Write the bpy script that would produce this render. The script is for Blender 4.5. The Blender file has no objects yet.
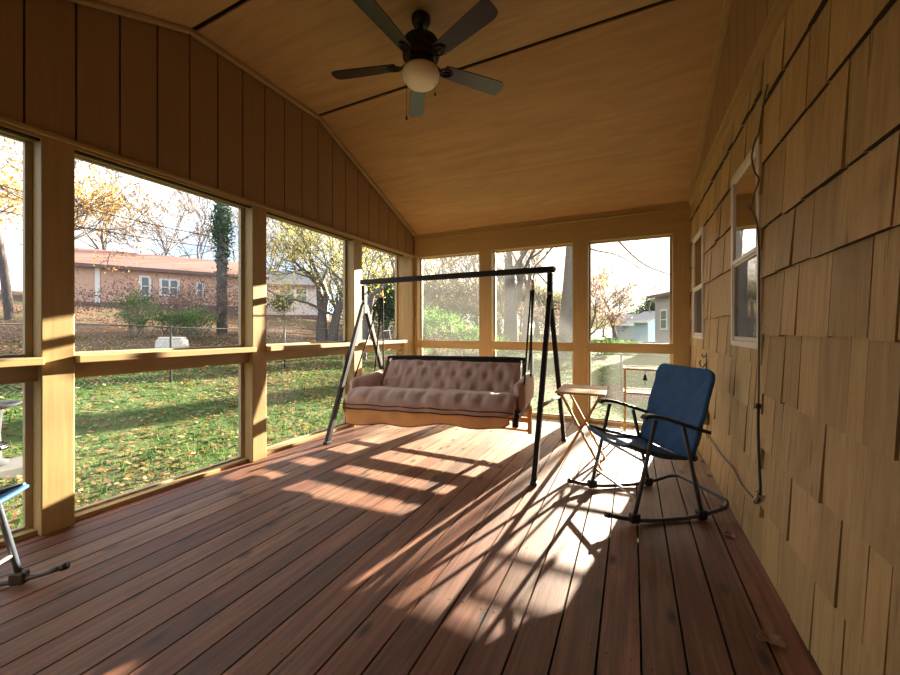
import bpy, math, random
from mathutils import Vector, Matrix, noise as mnoise
random.seed(11)
PI = math.pi
COL = bpy.context.scene.collection

# ------------------------------------------------------------------ camera calibration
CH = 1.18                        # camera height above the deck
LW, BW, RW = -3.018, 4.97, 0.604   # inner faces: left wall, back wall, house wall
F_PX = 376.7
HOR = 329.0
_d1 = Vector((632 - 450, 0, F_PX)); _d2 = Vector((-330 - 450, 0, F_PX))
_y = _d1.normalized(); _x = -_d2; _x = (_x - _x.dot(_y) * _y).normalized()
_z = -(_x.cross(_y))
if _z.y < 0: _z = -_z
CAM_R = Vector((_x.x, _y.x, _z.x)); CAM_U = Vector((_x.y, _y.y, _z.y)); CAM_F = Vector((_x.z, _y.z, _z.z))

def bearing(px, d):
    """point on the ground plan seen at photo column px, d metres from the camera"""
    v = CAM_F * F_PX + CAM_R * (px - 450)
    v = Vector((v.x, v.y)).normalized()
    return v.x * d, v.y * d

def ground_z(x, y):
    a = max(0.0, -3.2 - x)
    s = .17 * a if a < 8 else 1.36 + .11 * (a - 8)
    b = max(0.0, y - 6)
    s *= 1.0 if b < 1e-6 else 1.0 - .25 * min(1, b / 25)
    back = .022 * max(0.0, y - 12) if x > -12 else .022 * max(0.0, y - 12) * .5
    u = .05 * math.sin(x * .7 + 1.3) * math.sin(y * .53) + .03 * math.sin(x * 1.9 + y * 1.3)
    return -.5 + s + min(back, .7) + u * min(1, (abs(x + 3) + abs(y - 5)) / 6)

# ------------------------------------------------------------------ materials
def new_mat(name):
    m = bpy.data.materials.new(name); m.use_nodes = True
    nt = m.node_tree
    return m, nt, nt.nodes['Principled BSDF']

def lin(c):
    return tuple((v / 255 / 12.92) if v / 255 <= .04045 else ((v / 255 + .055) / 1.055) ** 2.4 for v in c)

def ramp(nt, fac, stops):
    r = nt.nodes.new('ShaderNodeValToRGB'); nt.links.new(fac, r.inputs[0])
    el = r.color_ramp.elements
    while len(el) < len(stops): el.new(.5)
    for e, (p, c) in zip(el, stops):
        e.position = p; e.color = (*c, 1) if len(c) == 3 else c
    return r.outputs[0]

def tex_noise(nt, scale, mapscale=(1, 1, 1), detail=4, rough=.55, dist=0, coord='Object'):
    tc = nt.nodes.new('ShaderNodeTexCoord'); mp = nt.nodes.new('ShaderNodeMapping')
    mp.inputs['Scale'].default_value = mapscale
    nt.links.new(tc.outputs[coord], mp.inputs[0])
    n = nt.nodes.new('ShaderNodeTexNoise')
    n.inputs['Scale'].default_value = scale; n.inputs['Detail'].default_value = detail
    n.inputs['Roughness'].default_value = rough; n.inputs['Distortion'].default_value = dist
    nt.links.new(mp.outputs[0], n.inputs['Vector'])
    return n.outputs['Fac'], mp.outputs[0]

def mixc(nt, fac, a, b, mode='MIX'):
    m = nt.nodes.new('ShaderNodeMix'); m.data_type = 'RGBA'; m.blend_type = mode
    for s, v in ((m.inputs[0], fac), (m.inputs[6], a), (m.inputs[7], b)):
        if hasattr(v, 'is_linked'): nt.links.new(v, s)
        elif isinstance(v, (int, float)): s.default_value = v
        else: s.default_value = (*v, 1) if len(v) == 3 else v
    return m.outputs[2]

def bump(nt, h, bsdf, strength=.3, dist=.01):
    b = nt.nodes.new('ShaderNodeBump'); b.inputs['Strength'].default_value = strength; b.inputs['Distance'].default_value = dist
    nt.links.new(h, b.inputs['Height']); nt.links.new(b.outputs[0], bsdf.inputs['Normal'])

def simple(name, c, rough=.6, var=.12, scale=6, mapscale=(1, 1, 1), metal=0, bmp=0, spec=.5):
    m, nt, b = new_mat(name)
    f, _ = tex_noise(nt, scale, mapscale)
    lo = tuple(max(0, v * (1 - var)) for v in c); hi = tuple(min(1, v * (1 + var)) for v in c)
    nt.links.new(ramp(nt, f, [(.3, lo), (.7, hi)]), b.inputs['Base Color'])
    b.inputs['Roughness'].default_value = rough; b.inputs['Metallic'].default_value = metal
    b.inputs['Specular IOR Level'].default_value = spec
    if bmp: bump(nt, f, b, bmp)
    return m

def attr(nt, name):
    a = nt.nodes.new('ShaderNodeAttribute'); a.attribute_name = name
    return a.outputs['Fac']

def painted_wood(name, c, axis, rough=.55, streak=.16, spec=.35):
    """painted lumber: faint grain along one axis, small scuffs"""
    m, nt, b = new_mat(name)
    ms = [22, 22, 22]; ms['xyz'.index(axis)] = 1.3
    f, _ = tex_noise(nt, 1.6, ms, 5, .6)
    f2, _ = tex_noise(nt, 2.2, (1, 1, 1), 3)
    base = ramp(nt, f, [(.25, tuple(v * (1 - streak) for v in c)), (.75, tuple(v * (1 + streak) for v in c))])
    base = mixc(nt, ramp(nt, f2, [(.35, (0, 0, 0)), (.75, (.35,) * 3)]), base, tuple(v * .78 for v in c))
    nt.links.new(base, b.inputs['Base Color'])
    b.inputs['Roughness'].default_value = rough; b.inputs['Specular IOR Level'].default_value = spec
    bump(nt, f, b, .18, .004)
    return m

TAN = (.40, .275, .115)
M = {}
M['post'] = painted_wood('tan_paint_upright', TAN, 'z')
M['rail_y'] = painted_wood('tan_paint_along_y', TAN, 'y')
M['rail_x'] = painted_wood('tan_paint_along_x', TAN, 'x')
M['siding'] = painted_wood('tan_grooved_siding', (.33, .205, .10), 'z', .65, .10)
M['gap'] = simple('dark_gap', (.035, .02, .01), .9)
M['frame'] = simple('screen_frame_paint', (.42, .35, .22), .5, .08)
M['white_vinyl'] = simple('white_vinyl', (.72, .69, .62), .4, .05)
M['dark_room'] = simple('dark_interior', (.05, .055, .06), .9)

def mat_ceiling():
    m, nt, b = new_mat('ceiling_plywood')
    f, mp = tex_noise(nt, 1.0, (1.0, 9, 9), 6, .6, 1.6)
    f2, _ = tex_noise(nt, .9, (.6, 1.4, 1.4), 3)
    f3, _ = tex_noise(nt, 5, (1.5, 30, 30), 3)
    c = ramp(nt, f, [(.28, (.33, .20, .085)), (.5, (.43, .265, .112)), (.72, (.53, .335, .15))])
    c = mixc(nt, .35, c, ramp(nt, f2, [(.35, (.35, .22, .105)), (.7, (.51, .33, .165))]))
    nt.links.new(c, b.inputs['Base Color'])
    b.inputs['Roughness'].default_value = .5; b.inputs['Specular IOR Level'].default_value = .3
    bump(nt, f3, b, .12, .004)
    return m
M['ceiling'] = mat_ceiling()

def mat_deck():
    m, nt, b = new_mat('stained_deck_boards')
    r = attr(nt, 'rnd'); w = attr(nt, 'worn')
    tc = nt.nodes.new('ShaderNodeTexCoord')
    sh = nt.nodes.new('ShaderNodeVectorMath'); sh.operation = 'MULTIPLY_ADD'
    cb = nt.nodes.new('ShaderNodeCombineXYZ'); nt.links.new(r, cb.inputs[0]); nt.links.new(r, cb.inputs[1])
    nt.links.new(cb.outputs[0], sh.inputs[0]); sh.inputs[1].default_value = (13, 29, 7); nt.links.new(tc.outputs['Object'], sh.inputs[2])
    def nz(scale, ms, det=5, rough=.6, dist=0):
        mp = nt.nodes.new('ShaderNodeMapping'); mp.inputs['Scale'].default_value = ms
        nt.links.new(sh.outputs[0], mp.inputs[0])
        n = nt.nodes.new('ShaderNodeTexNoise'); n.inputs['Scale'].default_value = scale
        n.inputs['Detail'].default_value = det; n.inputs['Roughness'].default_value = rough; n.inputs['Distortion'].default_value = dist
        nt.links.new(mp.outputs[0], n.inputs['Vector']); return n.outputs['Fac']
    grain = nz(1.4, (26, 1.1, 26), 6, .65, .6)
    blotch = nz(1.3, (2.2, .8, 2.2), 4, .6)
    fine = nz(4, (70, 2.2, 70), 3)
    red = ramp(nt, grain, [(.24, (.04, .010, .005)), (.5, (.155, .043, .019)), (.76, (.30, .10, .043))])
    grey = ramp(nt, grain, [(.22, (.14, .09, .06)), (.5, (.34, .24, .155)), (.8, (.55, .42, .29))])
    wf = nt.nodes.new('ShaderNodeMath'); wf.operation = 'ADD'; wf.use_clamp = True
    nt.links.new(w, wf.inputs[0])
    bl = ramp(nt, blotch, [(.42, (0, 0, 0)), (.8, (.32, .32, .32))]); nt.links.new(bl, wf.inputs[1])
    c = mixc(nt, wf.outputs[0], red, grey)
    vr = nt.nodes.new('ShaderNodeMapRange'); vr.inputs[3].default_value = .72; vr.inputs[4].default_value = 1.22
    nt.links.new(r, vr.inputs[0])
    cc = nt.nodes.new('ShaderNodeVectorMath'); cc.operation = 'SCALE'
    nt.links.new(c, cc.inputs[0]); nt.links.new(vr.outputs[0], cc.inputs['Scale'])
    # knots: sparse stretched voronoi cells
    mp = nt.nodes.new('ShaderNodeMapping'); mp.inputs['Scale'].default_value = (6.5, 2.6, 1)
    nt.links.new(sh.outputs[0], mp.inputs[0])
    v = nt.nodes.new('ShaderNodeTexVoronoi'); v.voronoi_dimensions = '2D'; v.inputs['Scale'].default_value = 1.0; nt.links.new(mp.outputs[0], v.inputs['Vector'])
    k = ramp(nt, v.outputs['Distance'], [(.05, (1, 1, 1)), (.16, (0, 0, 0))])
    sel = ramp(nt, v.outputs['Color'], [(.55, (0, 0, 0)), (.6, (1, 1, 1))])
    kk = mixc(nt, 1.0, k, sel, 'MULTIPLY')
    c2 = mixc(nt, kk, cc.outputs[0], (.05, .028, .02))
    # old dark water stains
    st = nz(1.0, (3.2, 1.3, 3), 5, .7)
    c3 = mixc(nt, ramp(nt, st, [(.58, (0, 0, 0)), (.72, (.75, .75, .75))]), c2, (.06, .036, .042))
    nt.links.new(c3, b.inputs['Base Color'])
    rr = nt.nodes.new('ShaderNodeMapRange'); rr.inputs[3].default_value = .48; rr.inputs[4].default_value = .66
    nt.links.new(grain, rr.inputs[0]); nt.links.new(rr.outputs[0], b.inputs['Roughness'])
    b.inputs['Specular IOR Level'].default_value = .5
    bump(nt, fine, b, .25, .003)
    return m
M['deck'] = mat_deck()

def mat_shingle():
    m, nt, b = new_mat('painted_cedar_shingles')
    r = attr(nt, 'rnd')
    f, _ = tex_noise(nt, 1.5, (30, 30, 1.6), 5, .65, .3)
    f2, _ = tex_noise(nt, 3.0, (1, 1, 1), 5, .65)
    f4, _ = tex_noise(nt, .8, (1, 1, 1), 3)
    c = ramp(nt, f, [(.25, (.34, .23, .10)), (.5, (.47, .33, .15)), (.8, (.58, .42, .20))])
    vr = nt.nodes.new('ShaderNodeMapRange'); vr.inputs[3].default_value = .84; vr.inputs[4].default_value = 1.14
    nt.links.new(r, vr.inputs[0])
    sc = nt.nodes.new('ShaderNodeVectorMath'); sc.operation = 'SCALE'; nt.links.new(c, sc.inputs[0]); nt.links.new(vr.outputs[0], sc.inputs['Scale'])
    c2 = mixc(nt, ramp(nt, f2, [(.56, (0, 0, 0)), (.80, (.6, .6, .6))]), sc.outputs[0], (.20, .115, .05))
    c3 = mixc(nt, ramp(nt, f4, [(.4, (0, 0, 0)), (.7, (.3, .3, .3))]), c2, (.50, .37, .19))
    f5, _ = tex_noise(nt, 1.1, (34, 34, 1.0), 3, .5)
    c3 = mixc(nt, ramp(nt, f5, [(.66, (0, 0, 0)), (.72, (.75, .75, .75))]), c3, (.14, .085, .04))
    nt.links.new(c3, b.inputs['Base Color'])
    b.inputs['Roughness'].default_value = .6; b.inputs['Specular IOR Level'].default_value = .3
    bump(nt, f, b, .35, .004)
    return m
M['shingle'] = mat_shingle()

def mat_screen(name, fac, c=(.5, .5, .47)):
    m = bpy.data.materials.new(name); m.use_nodes = True; nt = m.node_tree
    for n in list(nt.nodes): nt.nodes.remove(n)
    o = nt.nodes.new('ShaderNodeOutputMaterial'); t = nt.nodes.new('ShaderNodeBsdfTransparent')
    d = nt.nodes.new('ShaderNodeBsdfDiffuse'); tr = nt.nodes.new('ShaderNodeBsdfTranslucent')
    f, _ = tex_noise(nt, 3.0, (1, 1, 1), 3)
    d.inputs[0].default_value = (*c, 1); tr.inputs[0].default_value = (*c, 1)
    a = nt.nodes.new('ShaderNodeMixShader'); a.inputs[0].default_value = .5
    nt.links.new(d.outputs[0], a.inputs[1]); nt.links.new(tr.outputs[0], a.inputs[2])
    x = nt.nodes.new('ShaderNodeMixShader')
    mr = nt.nodes.new('ShaderNodeMapRange'); mr.inputs[3].default_value = fac * .75; mr.inputs[4].default_value = fac * 1.25
    nt.links.new(f, mr.inputs[0]); nt.links.new(mr.outputs[0], x.inputs[0])
    nt.links.new(t.outputs[0], x.inputs[1]); nt.links.new(a.outputs[0], x.inputs[2])
    nt.links.new(x.outputs[0], o.inputs[0])
    return m
M['screen'] = mat_screen('insect_screen', .05)
M['screen_back'] = mat_screen('hazy_insect_screen', .075)  # denser than the left screens to imitate haze from sun glare

def mat_glass():
    m = bpy.data.materials.new('window_glass'); m.use_nodes = True; nt = m.node_tree
    for n in list(nt.nodes): nt.nodes.remove(n)
    o = nt.nodes.new('ShaderNodeOutputMaterial'); t = nt.nodes.new('ShaderNodeBsdfTransparent'); g = nt.nodes.new('ShaderNodeBsdfGlossy')
    g.inputs['Roughness'].default_value = .02; t.inputs[0].default_value = (.8, .85, .85, 1)
    fr = nt.nodes.new('ShaderNodeFresnel'); fr.inputs[0].default_value = 1.4
    f, _ = tex_noise(nt, 2.5, (1, 1, 1), 2)
    bp = nt.nodes.new('ShaderNodeBump'); bp.inputs['Strength'].default_value = .06; bp.inputs['Distance'].default_value = .05
    nt.links.new(f, bp.inputs['Height']); nt.links.new(bp.outputs[0], g.inputs['Normal'])
    x = nt.nodes.new('ShaderNodeMixShader'); nt.links.new(fr.outputs[0], x.inputs[0])
    nt.links.new(t.outputs[0], x.inputs[1]); nt.links.new(g.outputs[0], x.inputs[2]); nt.links.new(x.outputs[0], o.inputs[0])
    return m
M['glass'] = mat_glass()

M['black_metal'] = simple('black_powder_coat', (.012, .009, .009), .55, .2, 30, metal=0, spec=.3)
M['grey_tube'] = simple('dark_grey_steel_tube', (.06, .07, .09), .4, .15, 20, metal=0, spec=.6)
M['light_metal'] = simple('bare_steel', (.45, .43, .40), .35, .1, 20, metal=.8)
M['plastic'] = simple('black_plastic', (.02, .021, .025), .42, .15, 20)
M['strap'] = simple('black_webbing', (.02, .018, .02), .75, .2, 60)
M['brass'] = simple('brassy_spring', (.50, .28, .09), .4, .2, 30, metal=.7)
M['chair_blue'] = simple('navy_blue_polyester', (.012, .095, .25), .68, .16, 9, bmp=.1)
M['piping'] = simple('black_piping', (.018, .012, .012), .8)
M['valance'] = simple('orange_tan_canvas', (.74, .42, .19), .85, .10, 7, bmp=.1)
M['tray_wood'] = simple('blond_beech', (.60, .36, .17), .45, .12, 3, (2, 14, 14))
M['pine'] = simple('orange_pine', (.56, .30, .12), .5, .15, 3, (14, 14, 2))
M['side_wood'] = simple('weathered_pale_wood', (.55, .42, .27), .55, .12, 4, (2, 14, 14))
M['bronze'] = simple('oil_rubbed_bronze', (.022, .015, .012), .4, .2, 20, metal=.4)
M['blade'] = simple('dark_walnut_blade', (.012, .012, .016), .28, .2, 5, (2, 20, 20), spec=.7)
M['globe'] = simple('frosted_glass_globe', (.92, .86, .70), .4, .03, 3)
M['cable'] = simple('black_cable', (.02, .019, .02), .5)
M['cable_grey'] = simple('grey_cable', (.10, .085, .065), .55)
M['outlet'] = simple('grey_outlet_box', (.24, .24, .23), .5)
M['foil'] = simple('stone_white', (.62, .58, .52), .85, .12, 8, bmp=.3)
M['stone'] = simple('dark_cast_stone', (.035, .035, .042), .85, .25, 12, bmp=.4)
M['slab'] = simple('pale_concrete', (.12, .115, .11), .9, .12, 6, bmp=.2)

def mat_cushion():
    m, nt, b = new_mat('mauve_brown_futon_twill')
    f, _ = tex_noise(nt, 3, (1, 1, 1), 4)
    f2, _ = tex_noise(nt, 90, (1, 1, 1), 2)
    c = ramp(nt, f, [(.3, (.46, .33, .30)), (.7, (.55, .395, .355))])
    nt.links.new(c, b.inputs['Base Color']); b.inputs['Roughness'].default_value = .82
    b.inputs['Specular IOR Level'].default_value = .25
    b.inputs['Sheen Weight'].default_value = .25
    bump(nt, f2, b, .12, .002)
    return m
M['cushion'] = mat_cushion()

def mat_bark(name, c, dark=.5):
    m, nt, b = new_mat(name)
    f, _ = tex_noise(nt, 5, (6, 6, 1.2), 5, .65)
    nt.links.new(ramp(nt, f, [(.3, tuple(v * dark for v in c)), (.7, c)]), b.inputs['Base Color'])
    b.inputs['Roughness'].default_value = .9; bump(nt, f, b, .6, .03)
    return m
M['bark'] = mat_bark('grey_brown_bark', (.13, .105, .10))
M['bark_pale'] = mat_bark('pale_bark', (.26, .215, .18))
M['twig'] = mat_bark('twig_brown', (.20, .16, .14))
M['pole'] = mat_bark('weathered_pole', (.17, .155, .165))

def mat_leaf(name, cols):
    m = bpy.data.materials.new(name); m.use_nodes = True; nt = m.node_tree
    for n in list(nt.nodes): nt.nodes.remove(n)
    o = nt.nodes.new('ShaderNodeOutputMaterial')
    r = attr(nt, 'rnd'); k = len(cols)
    c = ramp(nt, r, [(i / max(1, k - 1), cols[i]) for i in range(k)])
    d = nt.nodes.new('ShaderNodeBsdfDiffuse'); t = nt.nodes.new('ShaderNodeBsdfTranslucent')
    x = nt.nodes.new('ShaderNodeMixShader'); x.inputs[0].default_value = .5
    nt.links.new(c, d.inputs[0]); nt.links.new(c, t.inputs[0])
    nt.links.new(d.outputs[0], x.inputs[1]); nt.links.new(t.outputs[0], x.inputs[2]); nt.links.new(x.outputs[0], o.inputs[0])
    return m
M['leaf_gold'] = mat_leaf('golden_leaves', [(.50, .25, .06), (.58, .34, .09), (.60, .40, .14), (.46, .30, .11)])
M['leaf_orange'] = mat_leaf('orange_leaves', [(.60, .22, .09), (.72, .32, .14), (.66, .38, .18)])
M['leaf_yellowgreen'] = mat_leaf('yellow_green_leaves', [(.36, .37, .08), (.50, .47, .12), (.60, .46, .12), (.28, .33, .09)])
M['leaf_green'] = mat_leaf('green_leaves', [(.05, .13, .03), (.10, .22, .05), (.18, .32, .07)])
M['leaf_dark'] = mat_leaf('dark_evergreen_leaves', [(.02, .055, .025), (.04, .09, .04), (.06, .12, .05)])
M['leaf_tan'] = mat_leaf('dry_tan_leaves', [(.30, .22, .13), (.40, .29, .16), (.26, .20, .14)])
M['leaf_olive'] = mat_leaf('olive_haze_leaves', [(.12, .13, .06), (.18, .18, .09), (.24, .20, .11), (.15, .17, .07)])
M['leaf_mauve'] = mat_leaf('mauve_bare_twig_leaves', [(.15, .09, .085), (.21, .13, .115), (.11, .075, .085)])
M['grass'] = mat_leaf('grass_blades', [(.03, .085, .016), (.055, .125, .025), (.11, .15, .04), (.19, .18, .07)])
M['fallen'] = mat_leaf('fallen_leaves', [(.22, .09, .04), (.34, .17, .06), (.42, .25, .11), (.48, .36, .25), (.26, .14, .09)])

def mat_ground():
    m, nt, b = new_mat('lawn_and_leaf_litter')
    f1, _ = tex_noise(nt, .35, (1, 1, 1), 4, .6)
    f2, _ = tex_noise(nt, 3.0, (1, 1, 1), 6, .7)
    f3, _ = tex_noise(nt, 14, (1, 1, 1), 4, .7)
    g = ramp(nt, f2, [(.28, (.022, .055, .012)), (.48, (.055, .095, .024)), (.62, (.11, .125, .045)), (.78, (.20, .15, .08))])
    l = ramp(nt, f3, [(.3, (.05, .03, .022)), (.5, (.12, .07, .048)), (.7, (.25, .16, .105))])
    lit = attr(nt, 'litter')
    s = nt.nodes.new('ShaderNodeMath'); s.operation = 'MULTIPLY_ADD'; s.use_clamp = True
    nt.links.new(f1, s.inputs[0]); s.inputs[1].default_value = 1.0
    ad = nt.nodes.new('ShaderNodeMath'); ad.operation = 'ADD'; ad.use_clamp = False
    nt.links.new(lit, ad.inputs[0]); nt.links.new(f1, ad.inputs[1])
    mask = ramp(nt, ad.outputs[0], [(.62, (0, 0, 0)), (.85, (1, 1, 1))])
    nt.links.new(mixc(nt, mask, g, l), b.inputs['Base Color'])
    b.inputs['Roughness'].default_value = 1.0; b.inputs['Specular IOR Level'].default_value = .1
    bump(nt, f3, b, .8, .05)
    return m
M['ground'] = mat_ground()
M['house_pink'] = simple('salmon_brick', (.58, .36, .27), .9, .10, 10)
M['house_white'] = simple('white_clapboard', (.60, .60, .60), .8, .06, 3, (1, 1, 20))
M['house_blue'] = simple('pale_blue_siding', (.36, .52, .62), .8, .06, 3, (1, 1, 20))
M['house_grey'] = simple('grey_siding', (.42, .41, .40), .8, .06, 3, (1, 1, 20))
M['roof_red'] = simple('red_brown_shingle_roof', (.34, .155, .12), .9, .15, 8)
M['roof_grey'] = simple('grey_shingle_roof', (.25, .25, .26), .9, .15, 8)
M['foundation'] = simple('dark_brick_foundation', (.16, .11, .10), .9, .2, 10)
M['trim_white'] = simple('white_window_trim', (.70, .70, .68), .6, .04)
M['pane_dark'] = simple('dark_window_pane', (.10, .15, .16), .15, .2, 3)
M['fence_metal'] = simple('galvanised_fence', (.06, .06, .058), .7, .1, 8, metal=0)
M['wire'] = simple('black_wire', (.02, .02, .02), .7)

# ------------------------------------------------------------------ mesh helpers
class MB:
    def __init__(s): s.v = []; s.f = []; s.r = []; s.m = []; s.w = []
    def _add(s, vs, fs, rnd=0., mi=0, worn=0.):
        o = len(s.v); s.v.extend([tuple(p) for p in vs])
        for f in fs: s.f.append(tuple(i + o for i in f)); s.r.append(rnd); s.m.append(mi); s.w.append(worn)
        return s
    def box(s, x0, x1, y0, y1, z0, z1, rnd=0., mi=0, worn=0.):
        vs = [(x0, y0, z0), (x1, y0, z0), (x1, y1, z0), (x0, y1, z0), (x0, y0, z1), (x1, y0, z1), (x1, y1, z1), (x0, y1, z1)]
        return s._add(vs, [(3, 2, 1, 0), (4, 5, 6, 7), (0, 1, 5, 4), (1, 2, 6, 5), (2, 3, 7, 6), (3, 0, 4, 7)], rnd, mi, worn)
    def bar(s, a, b, w, h, up=(0, 0, 1), rnd=0., mi=0):
        """rectangular bar from a to b, w across, h along up"""
        a = Vector(a); b = Vector(b); d = (b - a).normalized(); u = Vector(up)
        sd = d.cross(u)
        if sd.length < 1e-4: sd = d.cross(Vector((0, 1, 0)))
        sd.normalize(); u = sd.cross(d).normalized()
        vs = []
        for p in (a, b):
            for i, j in ((-1, -1), (1, -1), (1, 1), (-1, 1)): vs.append(p + sd * (i * w / 2) + u * (j * h / 2))
        return s._add(vs, [(0, 1, 2, 3), (7, 6, 5, 4), (0, 4, 5, 1), (1, 5, 6, 2), (2, 6, 7, 3), (3, 7, 4, 0)], rnd, mi)
    def tube(s, pts, r, n=8, rnd=0., mi=0, flat=None, cap=True):
        pts = [Vector(p) for p in pts]
        rs = r if isinstance(r, (list, tuple)) else [r] * len(pts)
        vs = []; fs = []
        nrm = None
        for i, p in enumerate(pts):
            t = (pts[min(i + 1, len(pts) - 1)] - pts[max(i - 1, 0)])
            if t.length < 1e-9: t = Vector((0, 0, 1))
            t.normalize()
            if nrm is None:
                nrm = t.orthogonal().normalized() if flat is None else (Vector(flat) - t * t.dot(Vector(flat))).normalized()
            nrm = nrm - t * nrm.dot(t)
            if nrm.length < 1e-6: nrm = t.orthogonal()
            nrm.normalize(); bn = t.cross(nrm)
            for k in range(n):
                a = 2 * PI * k / n
                vs.append(p + nrm * (math.cos(a) * rs[i]) + bn * (math.sin(a) * rs[i]))
        for i in range(len(pts) - 1):
            for k in range(n):
                k2 = (k + 1) % n
                fs.append((i * n + k, i * n + k2, (i + 1) * n + k2, (i + 1) * n + k))
        if cap:
            fs.append(tuple(reversed(range(n)))); fs.append(tuple(range((len(pts) - 1) * n, len(pts) * n)))
        return s._add(vs, fs, rnd, mi)
    def lathe(s, prof, c=(0, 0, 0), n=24, mi=0, axis='z'):
        vs = []; fs = []
        for r, z in prof:
            for k in range(n):
                a = 2 * PI * k / n
                x, y, zz = r * math.cos(a), r * math.sin(a), z
                if axis == 'x': x, y, zz = z, r * math.cos(a), r * math.sin(a)
                if axis == 'y': x, y, zz = r * math.sin(a), z, r * math.cos(a)
                vs.append((c[0] + x, c[1] + y, c[2] + zz))
        m = len(prof)
        for i in range(m - 1):
            for k in range(n):
                k2 = (k + 1) % n
                fs.append((i * n + k, i * n + k2, (i + 1) * n + k2, (i + 1) * n + k))
        if prof[0][0] > 1e-6: fs.append(tuple(reversed(range(n))))
        if prof[-1][0] > 1e-6: fs.append(tuple(range((m - 1) * n, m * n)))
        return s._add(vs, fs, 0, mi)
    def prism(s, poly, vec, rnd=0., mi=0):
        """polygon (3d points) swept by vec"""
        n = len(poly); v = Vector(vec)
        vs = [Vector(p) for p in poly] + [Vector(p) + v for p in poly]
        fs = [tuple(range(n)), tuple(reversed(range(n, 2 * n)))] + [(i, i + n, (i + 1) % n + n, (i + 1) % n) for i in range(n)]
        return s._add(vs, fs, rnd, mi)
    def sheet(s, fn, nu, nv, rnd=0., mi=0, closeu=False):
        """grid surface fn(u,v)"""
        vs = [fn(i / nu, j / nv) for i in range(nu + 1) for j in range(nv + 1)]
        fs = [(i * (nv + 1) + j, (i + 1) * (nv + 1) + j, (i + 1) * (nv + 1) + j + 1, i * (nv + 1) + j + 1) for i in range(nu) for j in range(nv)]
        return s._add(vs, fs, rnd, mi)
    def build(s, name, mat, parent=None, smooth=False, bevel=0., world=False, solid=0., merge=False, subd=0):
        me = bpy.data.meshes.new(name)
        vs = s.v
        if world and parent is not None:
            mi = parent_matrix(parent).inverted()
            vs = [tuple(mi @ Vector(p)) for p in vs]
        me.from_pydata(vs, [], s.f)
        for mm in (mat if isinstance(mat, (list, tuple)) else [mat]): me.materials.append(mm)
        me.polygons.foreach_set('material_index', s.m)
        a = me.attributes.new('rnd', 'FLOAT', 'FACE'); a.data.foreach_set('value', s.r)
        if any(s.w):
            a = me.attributes.new('worn', 'FLOAT', 'FACE'); a.data.foreach_set('value', s.w)
        if smooth: me.polygons.foreach_set('use_smooth', [True] * len(me.polygons))
        me.validate(); me.update()
        import bmesh
        if merge or not smooth:
            bm = bmesh.new(); bm.from_mesh(me)
            if merge: bmesh.ops.remove_doubles(bm, verts=bm.verts, dist=1e-5)
            if len(bm.faces) < 30000: bmesh.ops.recalc_face_normals(bm, faces=bm.faces)
            bm.to_mesh(me); bm.free()
        o = bpy.data.objects.new(name, me); COL.objects.link(o)
        if parent is not None: o.parent = parent
        if bevel:
            b = o.modifiers.new('bevel', 'BEVEL'); b.width = bevel; b.segments = 2; b.limit_method = 'ANGLE'; b.angle_limit = math.radians(40)
        if solid:
            b = o.modifiers.new('solid', 'SOLIDIFY'); b.thickness = solid; b.offset = 0
        if subd:
            b = o.modifiers.new('subd', 'SUBSURF'); b.levels = subd; b.render_levels = subd
        return o

def parent_matrix(o):
    m = Matrix.LocRotScale(o.location, o.rotation_euler, o.scale)
    return parent_matrix(o.parent) @ m if o.parent else m

def tag(o, label=None, cat=None, group=None, kind=None):
    if label: o['label'] = label
    if cat: o['category'] = cat
    if group: o['group'] = group
    if kind: o['kind'] = kind
    return o

def thing(name, label, cat, loc=(0, 0, 0), rz=0., group=None, kind=None):
    o = bpy.data.objects.new(name, None); COL.objects.link(o)
    o.empty_display_size = .1
    o.location = loc; o.rotation_euler = (0, 0, rz)
    return tag(o, label, cat, group, kind)

def dup(root, loc, rz, label, scale=None):
    r = root.copy(); COL.objects.link(r); r.location = loc; r.rotation_euler = (root.rotation_euler[0], root.rotation_euler[1], rz)
    if scale: r.scale = (scale,) * 3
    r['label'] = label
    for ch in list(root.children):
        c = ch.copy(); COL.objects.link(c); c.parent = r
        for g in list(ch.children):
            d = g.copy(); COL.objects.link(d); d.parent = c
    return r

def arc(cx, cz, r, a0, a1, n, fn):
    return [fn(cx + r * math.cos(a0 + (a1 - a0) * i / n), cz + r * math.sin(a0 + (a1 - a0) * i / n)) for i in range(n + 1)]

def smooth_path(pts, k=6):
    """Catmull-Rom through pts"""
    P = [Vector(p) for p in pts]; out = []
    for i in range(len(P) - 1):
        p0 = P[max(i - 1, 0)]; p1 = P[i]; p2 = P[i + 1]; p3 = P[min(i + 2, len(P) - 1)]
        for j in range(k):
            t = j / k
            out.append(.5 * ((2 * p1) + (p2 - p0) * t + (2 * p0 - 5 * p1 + 4 * p2 - p3) * t * t + (3 * p1 - p0 - 3 * p2 + p3) * t ** 3))
    out.append(P[-1]); return out

# ================================================================== THE PORCH
YF = -.25                         # where the modelled porch starts, behind the camera
RIDGE_Z, FLAT0, FLAT1, SLOPE = 3.43, 1.70, 2.985, .411
def ceil_z(y):
    if y < FLAT0: return RIDGE_Z - SLOPE * (FLAT0 - y)
    if y > FLAT1: return RIDGE_Z - SLOPE * (y - FLAT1)
    return RIDGE_Z

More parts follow.
